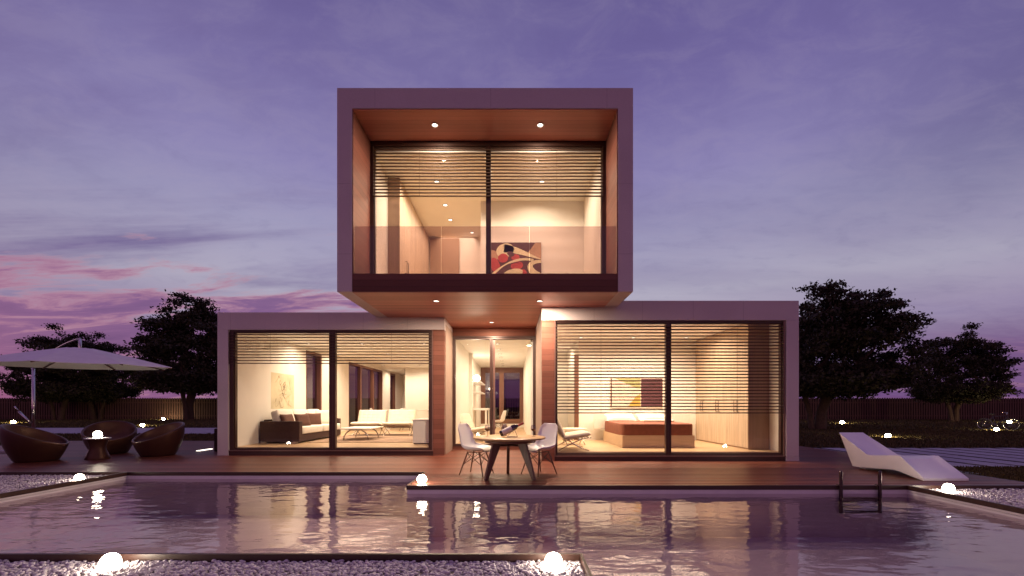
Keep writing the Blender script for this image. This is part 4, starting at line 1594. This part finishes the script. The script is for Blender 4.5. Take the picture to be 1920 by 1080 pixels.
patch(r, 'ochre_block', pr['ochre'], [[(-0.30, 0.02), (0.12, 0.02), (0.12, 0.44), (-0.02, 0.38)]], 0.0005)
patch(r, 'maroon_block', pr['maroon'], [[(0.14, 0.02), (0.84, 0.02), (0.84, 0.95), (0.14, 0.95)], [(-0.85, 0.02), (-0.815, 0.02), (-0.815, 0.95), (-0.85, 0.95)]], 0.0005)

# ================================================================== BEDROOM
r = thing('bed', 'low pale wood bed with rust brown bedspread in the bedroom', 'bed', (0, 0, ZF))
s = MB(); s.box(2.90, 4.82, 11.32, 13.70, 0.001, 0.33); s.build('base', M['palewood'], r, bevel=0.004)
s = MB(); s.superbox(1.93, 2.34, 0.36, 0.13, 48, 24, T(3.86, 12.50, 0.47)); s.build('bedspread', M['bedspread'], r)
s = MB(); s.box(2.60, 5.70, 13.72, 13.78, 0.38, 0.86); s.build('headboard', M['offwhite'], r, bevel=0.006)
for x, lab in ((3.35, 'white bed pillow on the left side of the bed'), (4.35, 'white bed pillow on the right side of the bed')):
    o = MB().pillow(0.92, 0.52, 0.24, T(0, 0, 0, math.radians(-68))).build('bed_pillow', M['offwhite'], None, (x, 13.35, ZF + 0.76), (0, 0, 0))
    tag(o, lab, 'pillow', 'white pillows at the head of the bed')
o = MB().superbox(0.85, 0.42, 0.07, 0.2, xf=T()).build('folded_towel', M['offwhite'], None, (4.20, 12.35, ZF + 0.685), (0, 0, math.radians(-12)))
tag(o, 'folded white throw lying across the bed', 'throw')

# ================================================================== HALL
r = thing('desk', 'narrow white desk against the hallway left wall', 'desk', (0, 0, 0.16))
s = MB(); s.box(-1.735, -1.05, 17.3, 19.4, 0.98, 1.06); s.build('desktop', M['white'], r, bevel=0.006)
for y in (17.35, 19.3):
    s = MB(); s.box(-1.14, -1.07, y, y + 0.05, 0.001, 0.979); s.build('leg', M['white'], r)
    s = MB(); s.box(-1.72, -1.66, y, y + 0.05, 0.001, 0.979); s.build('leg', M['white'], r)
for z, lab in ((2.30, 'upper white wall shelf in the hallway, under the globe lamp'), (1.88, 'lower white wall shelf in the hallway')):
    s = MB(); s.box(-1.738, -1.30, 17.3, 19.9, z - 0.02, z + 0.02)
    tag(s.build('wall_shelf', M['white'], bevel=0.004), lab, 'shelf', 'white shelves on the hallway wall')
globe(-1.50, 17.55, 2.32 + 0.13, 0.13, 'glowing globe lamp on the upper shelf inside the hallway')

# ================================================================== GARDEN
# fence
r = thing('fence', 'long dark timber fence of upright boards along the back of the garden', 'fence', (0, 45.0, -0.10))
s = MB()
x = -62.0
k = 0
while x < 62:
    h_ = 2.30 + random.uniform(-0.02, 0.02)
    s.box(x, x + 0.15, -0.02, 0.02, 0.03, h_)
    x += 0.26
s.build('boards', M['fencewood'], r)
s = MB()
s.box(-62, 62, 0.022, 0.07, 0.35, 0.47); s.box(-62, 62, 0.022, 0.07, 1.75, 1.87)
s.build('rail', M['fencewood'], r)
s = MB(); s.box(-62, 62, 0.072, 0.10, 0.0, 2.22); s.build('gap_dark_sheet', M['fencedark'], r)  # near-black sheet added so the gaps between boards read dark


# trees
def tree_meshes(seed, clusters, leaves, rx=3.35, rz=5.45, zc=3.0, dx=0.0):
    rg = np.random.default_rng(seed)
    C = []
    while len(C) < clusters:
        p = rg.normal(0, 1, 3)
        p /= np.linalg.norm(p)
        rad_ = rg.uniform(0.30, 1.0) ** 0.5
        q_ = np.array([p[0] * rx * rad_, p[1] * rx * rad_, zc + p[2] * (rz if p[2] > 0 else 1.0) * rad_])
        lob = 1 + 0.09 * math.sin(3 * math.atan2(p[1], p[0]) + seed) + 0.06 * math.sin(5 * p[2] + seed)
        q_[:2] *= lob
        q_[0] += dx * min(1.0, max(0.0, (q_[2] - 1.2) / 2.5))
        if C and min(np.linalg.norm(q_ - c) for c in C) < 0.36:
            continue
        C.append(q_)
    # skeleton
    nodes = [np.array([0.0, 0, 0]), np.array([-0.35, 0.05, 1.0]), np.array([-0.62, 0.1, 2.0]), np.array([-0.85, 0.2, 3.1]),
             np.array([0.35, 0.05, 1.05]), np.array([0.7, -0.1, 2.2]), np.array([0.95, -0.1, 3.3])]
    par = [-1, 0, 1, 2, 0, 4, 5]
    tips = []
    for c in sorted(C, key=lambda q_: np.linalg.norm(q_ - np.array([0, 0, 2.0]))):
        d_ = [np.linalg.norm((c - n_) * np.array([1, 1, 1.0])) + 0.25 * np.linalg.norm(n_ - np.array([0, 0, 2.0])) + (50 if i < 2 or i == 4 else 0) for i, n_ in enumerate(nodes)]
        j = int(np.argmin(d_))
        mid = nodes[j] * 0.5 + c * 0.5 + rg.normal(0, 0.12, 3) - np.array([0, 0, 0.08])
        nodes.append(mid); par.append(j)
        nodes.append(c); par.append(len(nodes) - 2)
        tips.append(len(nodes) - 1)
    w = np.zeros(len(nodes))
    for t_ in tips:
        k_ = t_
        while k_ >= 0:
            w[k_] += 1
            k_ = par[k_]
    rad_ = 0.018 * np.sqrt(np.maximum(w, 1))
    s_ = MB()
    for i in range(1, len(nodes)):
        j = par[i]
        r0 = rad_[j] if (w[j] < 1.6 * w[i]) else rad_[i] * 1.1
        if j == 0:
            r0 = rad_[i] * 1.25
        a_ = Vector(nodes[j]) if j else Vector(nodes[i]) * 0.0 + Vector((math.copysign(0.22, nodes[i][0]), 0, -0.1))
        s_.tube([a_, Vector(nodes[j]).lerp(Vector(nodes[i]), 0.5) if j else a_.lerp(Vector(nodes[i]), 0.5), nodes[i]], [r0, (r0 + rad_[i]) / 2, rad_[i]], 8 if w[i] > 4 else 5, cap=False)
    # leaves
    n_ = clusters * leaves
    cc = np.repeat(np.array(C), leaves, 0)
    off = rg.normal(0, 1, (n_, 3)) * np.array([0.40, 0.40, 0.20])
    sub = rg.integers(0, 5, n_)
    subo = rg.normal(0, 0.27, (clusters, 5, 3)) * np.array([1, 1, 0.6])
    off = off * 0.55 + subo[np.repeat(np.arange(clusters), leaves), sub]
    pos = cc + off
    L_ = rg.uniform(0.07, 0.135, n_)[:, None]
    d1 = rg.normal(0, 1, (n_, 3)); d1 /= np.linalg.norm(d1, axis=1)[:, None]
    d2 = np.cross(d1, rg.normal(0, 1, (n_, 3))); d2 /= np.linalg.norm(d2, axis=1)[:, None]
    V_ = np.stack([pos - d1 * L_, pos + d2 * L_ * 0.5, pos + d1 * L_, pos - d2 * L_ * 0.5], 1).reshape(-1, 3)
    F_ = np.arange(4 * n_).reshape(-1, 4)
    return s_, V_, F_


def make_tree(seed, label, px, py_base, scale, rz, clusters=210, leaves=150, dx=0.0):
    d = (H + 0.09) * F / (py_base - CY)
    r = thing('broadleaf_tree', label, 'tree', ((px - CX) * d / F, d, -0.10), rz, 'dark broadleaf trees in the garden')
    r.scale = (scale,) * 3
    s_, V_, F_ = tree_meshes(seed, clusters, leaves, dx=dx)
    s_.build('trunk', M['bark'], r)
    np_mesh('crown', V_, F_, M['leaf'], r, smooth=False)
    return r


t1 = make_tree(11, 'largest dark tree on the right, its crown beside the bedroom block', 1530, 805, 1.05, 0.0, 260, 220, 1.35)
t2 = make_tree(23, 'lower dark tree farther right, behind the bicycle', 1788, 791, 1.02, 0.2, 215, 230, 0.5)
d = (H + 0.09) * F / 26.0
t3 = dup(t1, 'tall dark tree just left of the house', ((352 - CX) * d / F, d, -0.10), 1.9, scale=1.50)
t4 = dup(t2, 'dark tree with a forked trunk behind the umbrella', ((108 - CX) * d / F, d, -0.10), 0.4, scale=1.12)
t5 = dup(t2, 'dark tree between the umbrella and the tall left tree', ((182 - CX) * (d + 2) / F, d + 2, -0.10), 3.6, scale=1.10)

# bicycle
d = 25.0
r = thing('bicycle', 'dark bicycle standing on the lawn by the right tree', 'bicycle', ((1871 - CX) * d / F, d, -0.08), math.radians(-58))
wr_ = 0.33
for sx, nm in ((-0.52, 'wheel'), (0.52, 'wheel')):
    s = MB()
    s.tube([(sx + wr_ * math.cos(a), 0, wr_ + wr_ * math.sin(a)) for a in np.linspace(0, 2 * PI, 32, endpoint=False)], 0.02, 6, closed=True)
    wh = s.build(nm, M['rubber'], r)
    s = MB()
    s.tube([(sx + 0.305 * math.cos(a), 0, wr_ + 0.305 * math.sin(a)) for a in np.linspace(0, 2 * PI, 32, endpoint=False)], 0.013, 6, closed=True)
    for k in range(14):
        a = 2 * PI * k / 14
        s.tube([(sx, 0, wr_), (sx + 0.30 * math.cos(a), 0, wr_ + 0.30 * math.sin(a))], 0.003, 4)
    s.tube([(sx, -0.05, wr_), (sx, 0.05, wr_)], 0.02, 8)
    s.build('rim', M['chrome'], wh)
s = MB()
bb, st, hd = (-0.08, 0, 0.30), (-0.20, 0, 0.80), (0.36, 0, 0.82)
for a, b in ((bb, st), (st, hd), (bb, (0.37, 0, 0.74)), ((-0.52, 0, 0.33), bb), ((-0.52, 0, 0.33), (-0.19, 0, 0.74)), (hd, (0.40, 0, 0.66)), ((0.40, 0, 0.66), (0.52, 0, 0.33))):
    s.tube([a, b], 0.017, 8)
s.build('bike_frame', M['bikeframe'], r)
s = MB()
s.tube([(0.36, 0, 0.82), (0.34, 0, 0.97)], 0.014, 8)
s.tube([(0.22, -0.30, 1.02), (0.33, -0.20, 1.02), (0.37, -0.05, 0.97), (0.37, 0.05, 0.97), (0.33, 0.20, 1.02), (0.22, 0.30, 1.02)], 0.012, 8)
s.build('handlebar', M['chrome'], r)
s = MB(); s.superbox(0.26, 0.15, 0.06, 0.6, 16, 10, T(-0.24, 0, 0.93)); s.tube([(-0.20, 0, 0.80), (-0.23, 0, 0.91)], 0.013, 8); s.build('saddle', M['rubber'], r)
s = MB(); s.tube([(-0.08, -0.08, 0.30), (-0.08, 0.08, 0.30)], 0.015, 8); s.tube([(-0.08, -0.08, 0.30), (0.06, -0.09, 0.20)], 0.01, 6); s.tube([(-0.08, 0.08, 0.30), (-0.22, 0.09, 0.40)], 0.01, 6); s.build('pedal_crank', M['chrome'], r)

# ================================================================== WORLD: dusk sky
w = bpy.data.worlds.new('World')
scene.world = w
w.use_nodes = True
N, L = w.node_tree.nodes, w.node_tree.links
bg = N['Background']
tc = N.new('ShaderNodeTexCoord')
sp = N.new('ShaderNodeSeparateXYZ')
L.new(tc.outputs['Generated'], sp.inputs[0])
X, Y, Z = sp.outputs
base = ramp(N, L, Z, [(0.0, lin(96, 62, 116)), (0.09, lin(116, 90, 134)), (0.165, lin(152, 138, 168)), (0.24, lin(176, 171, 190)), (0.36, lin(157, 153, 186)),
                      (0.46, lin(139, 131, 178)), (0.57, lin(116, 106, 160)), (0.70, lin(95, 85, 142)), (0.80, lin(108, 98, 154)), (1.0, lin(135, 128, 190))])
# darker toward the right and the far left
dk = smooth(N, L, X, 0.40, 0.85)
dk = mathn(N, L, 'MULTIPLY', dk, smooth(N, L, Z, 0.16, 0.46))
base = mixc(N, L, mathn(N, L, 'MULTIPLY', dk, 0.80), base, lin(72, 62, 118))
dl = smooth(N, L, mathn(N, L, 'MULTIPLY', X, -1.0), 0.45, 0.95)
base = mixc(N, L, mathn(N, L, 'MULTIPLY', dl, 0.50), base, lin(92, 84, 138))
# cloud plane
zz = mathn(N, L, 'ADD', mathn(N, L, 'MAXIMUM', Z, 0.0), 0.13)
cv = N.new('ShaderNodeCombineXYZ')
L.new(mathn(N, L, 'DIVIDE', X, zz), cv.inputs[0])
L.new(mathn(N, L, 'DIVIDE', Y, zz), cv.inputs[1])
mp = N.new('ShaderNodeMapping')
mp.inputs['Rotation'].default_value = (0, 0, math.radians(-24))
mp.inputs['Scale'].default_value = (0.42, 1.55, 1)
L.new(cv.outputs[0], mp.inputs['Vector'])
nA = noise(N, L, mp.outputs[0], 1.0, 9, 0.58, 0.5)
mp2 = N.new('ShaderNodeMapping')
mp2.inputs['Rotation'].default_value = (0, 0, math.radians(-20))
mp2.inputs['Scale'].default_value = (0.9, 2.4, 1)
mp2.inputs['Location'].default_value = (3.1, 1.7, 0)
L.new(cv.outputs[0], mp2.inputs['Vector'])
nB = noise(N, L, mp2.outputs[0], 1.6, 10, 0.62, 0.4)
mp3 = N.new('ShaderNodeMapping')
mp3.inputs['Scale'].default_value = (0.5, 0.8, 1)
mp3.inputs['Location'].default_value = (7.7, 2.1, 0)
L.new(cv.outputs[0], mp3.inputs['Vector'])
nC = noise(N, L, mp3.outputs[0], 1.3, 8, 0.6, 0.3)
left = smooth(N, L, mathn(N, L, 'MULTIPLY', X, -1.0), 0.12, 0.55)
# high violet wisps
mA = mathn(N, L, 'MULTIPLY', smooth(N, L, nA, 0.42, 0.68), mathn(N, L, 'ADD', mathn(N, L, 'MULTIPLY', left, 0.62), 0.24))
base = mixc(N, L, mA, base, lin(98, 82, 136))
mC = mathn(N, L, 'MULTIPLY', smooth(N, L, nC, 0.45, 0.75), 0.30)
base = mixc(N, L, mC, base, lin(150, 142, 180))
# fine mottled cloud over the whole vault
mp4 = N.new('ShaderNodeMapping')
mp4.inputs['Scale'].default_value = (2.2, 3.4, 1)
mp4.inputs['Rotation'].default_value = (0, 0, 0.5)
L.new(cv.outputs[0], mp4.inputs['Vector'])
nD = noise(N, L, mp4.outputs[0], 2.6, 8, 0.66, 0.5)
base = mixc(N, L, mathn(N, L, 'MULTIPLY', smooth(N, L, nD, 0.44, 0.66), 0.11), base, lin(172, 160, 184))
base = mixc(N, L, mathn(N, L, 'MULTIPLY', smooth(N, L, mathn(N, L, 'MULTIPLY', nD, -1.0), -0.50, -0.30), 0.10), base, lin(86, 74, 128))
# low magenta clouds, denser to the horizon on the left
low = mathn(N, L, 'SUBTRACT', 1.0, smooth(N, L, Z, 0.10, 0.33))
dens = mathn(N, L, 'ADD', nB, mathn(N, L, 'SUBTRACT', mathn(N, L, 'MULTIPLY', low, 0.34), 0.17))
wl_ = mathn(N, L, 'ADD', mathn(N, L, 'MULTIPLY', smooth(N, L, mathn(N, L, 'MULTIPLY', X, -1.0), -0.05, 0.35), 1.0), mathn(N, L, 'MULTIPLY', mathn(N, L, 'MULTIPLY', smooth(N, L, X, 0.55, 0.72), mathn(N, L, 'SUBTRACT', 1.0, smooth(N, L, Z, 0.06, 0.14))), 0.6))
lowz = mathn(N, L, 'SUBTRACT', 1.0, smooth(N, L, Z, 0.28, 0.39))
mB = mathn(N, L, 'MULTIPLY', mathn(N, L, 'MULTIPLY', smooth(N, L, dens, 0.44, 0.58), wl_), lowz, True)
cc_ = ramp(N, L, dens, [(0.44, lin(200, 165, 172)), (0.53, lin(176, 126, 150)), (0.63, lin(126, 86, 134)), (0.9, lin(96, 66, 118))])
base = mixc(N, L, mathn(N, L, 'MULTIPLY', mB, 0.92), base, cc_)
# pink streaks inside the bank
st_ = smooth(N, L, nA, 0.60, 0.72)
base = mixc(N, L, mathn(N, L, 'MULTIPLY', mathn(N, L, 'MULTIPLY', st_, mB), 0.5), base, lin(196, 140, 158))
# the sky behind the viewer is the dark side of dusk
bk = smooth(N, L, Y, -0.35, 0.30)
base = mixc(N, L, bk, mixc(N, L, 1.0, base, (1.15, 0.70, 0.74, 1), 'MULTIPLY'), base)
# below the horizon
gd = smooth(N, L, Z, -0.04, 0.0)
base = mixc(N, L, gd, (0.02, 0.012, 0.016, 1), base)
sky = N.new('ShaderNodeTexSky')
sky.sky_type = 'NISHITA'
sky.sun_disc = False
SUN_EL, SUN_AZ = math.radians(1.0), math.radians(-62)
sky.sun_elevation = SUN_EL
sky.sun_rotation = SUN_AZ
tot = mixc(N, L, 1.0, base, mixc(N, L, 1.0, sky.outputs[0], (0.010, 0.008, 0.012, 1), 'MULTIPLY'), 'ADD')
L.new(tot, bg.inputs['Color'])
bg.inputs['Strength'].default_value = 1.0
# faint afterglow, same direction as the sky's sun
sl_ = bpy.data.lights.new('sun', 'SUN')
sl_.energy = 0.04
sl_.angle = math.radians(12)
sl_.color = (1.0, 0.62, 0.62)
so_ = bpy.data.objects.new('sun', sl_)
COL.objects.link(so_)
dirv = Vector((math.sin(SUN_AZ) * math.cos(0.06), math.cos(SUN_AZ) * math.cos(0.06), math.sin(0.06)))
so_.rotation_euler = dirv.to_track_quat('Z', 'Y').to_euler()

# ================================================================== CAMERA
cd = bpy.data.cameras.new('camera')
cam = bpy.data.objects.new('camera', cd)
COL.objects.link(cam)
cam.location = (0, 0, H)
cam.rotation_euler = (PI / 2, 0, 0)
cd.sensor_width = 36.0
cd.lens = F / 1920 * 36.0
cd.shift_x = (960 - CX) / 1920
cd.shift_y = (CY - 540) / 1920
cd.clip_end = 3000
cd.clip_start = 0.05
scene.camera = cam

vs_ = scene.view_settings
vs_.view_transform = 'Standard'
vs_.look = 'None'
vs_.exposure = 0.0
vs_.gamma = 1.0
c = scene.cycles
c.use_denoising = True
c.max_bounces = 10
c.diffuse_bounces = 5
c.glossy_bounces = 5
c.transparent_max_bounces = 24
c.sample_clamp_indirect = 6.0
c.caustics_reflective = False
c.caustics_refractive = False
c.blur_glossy = 0.5
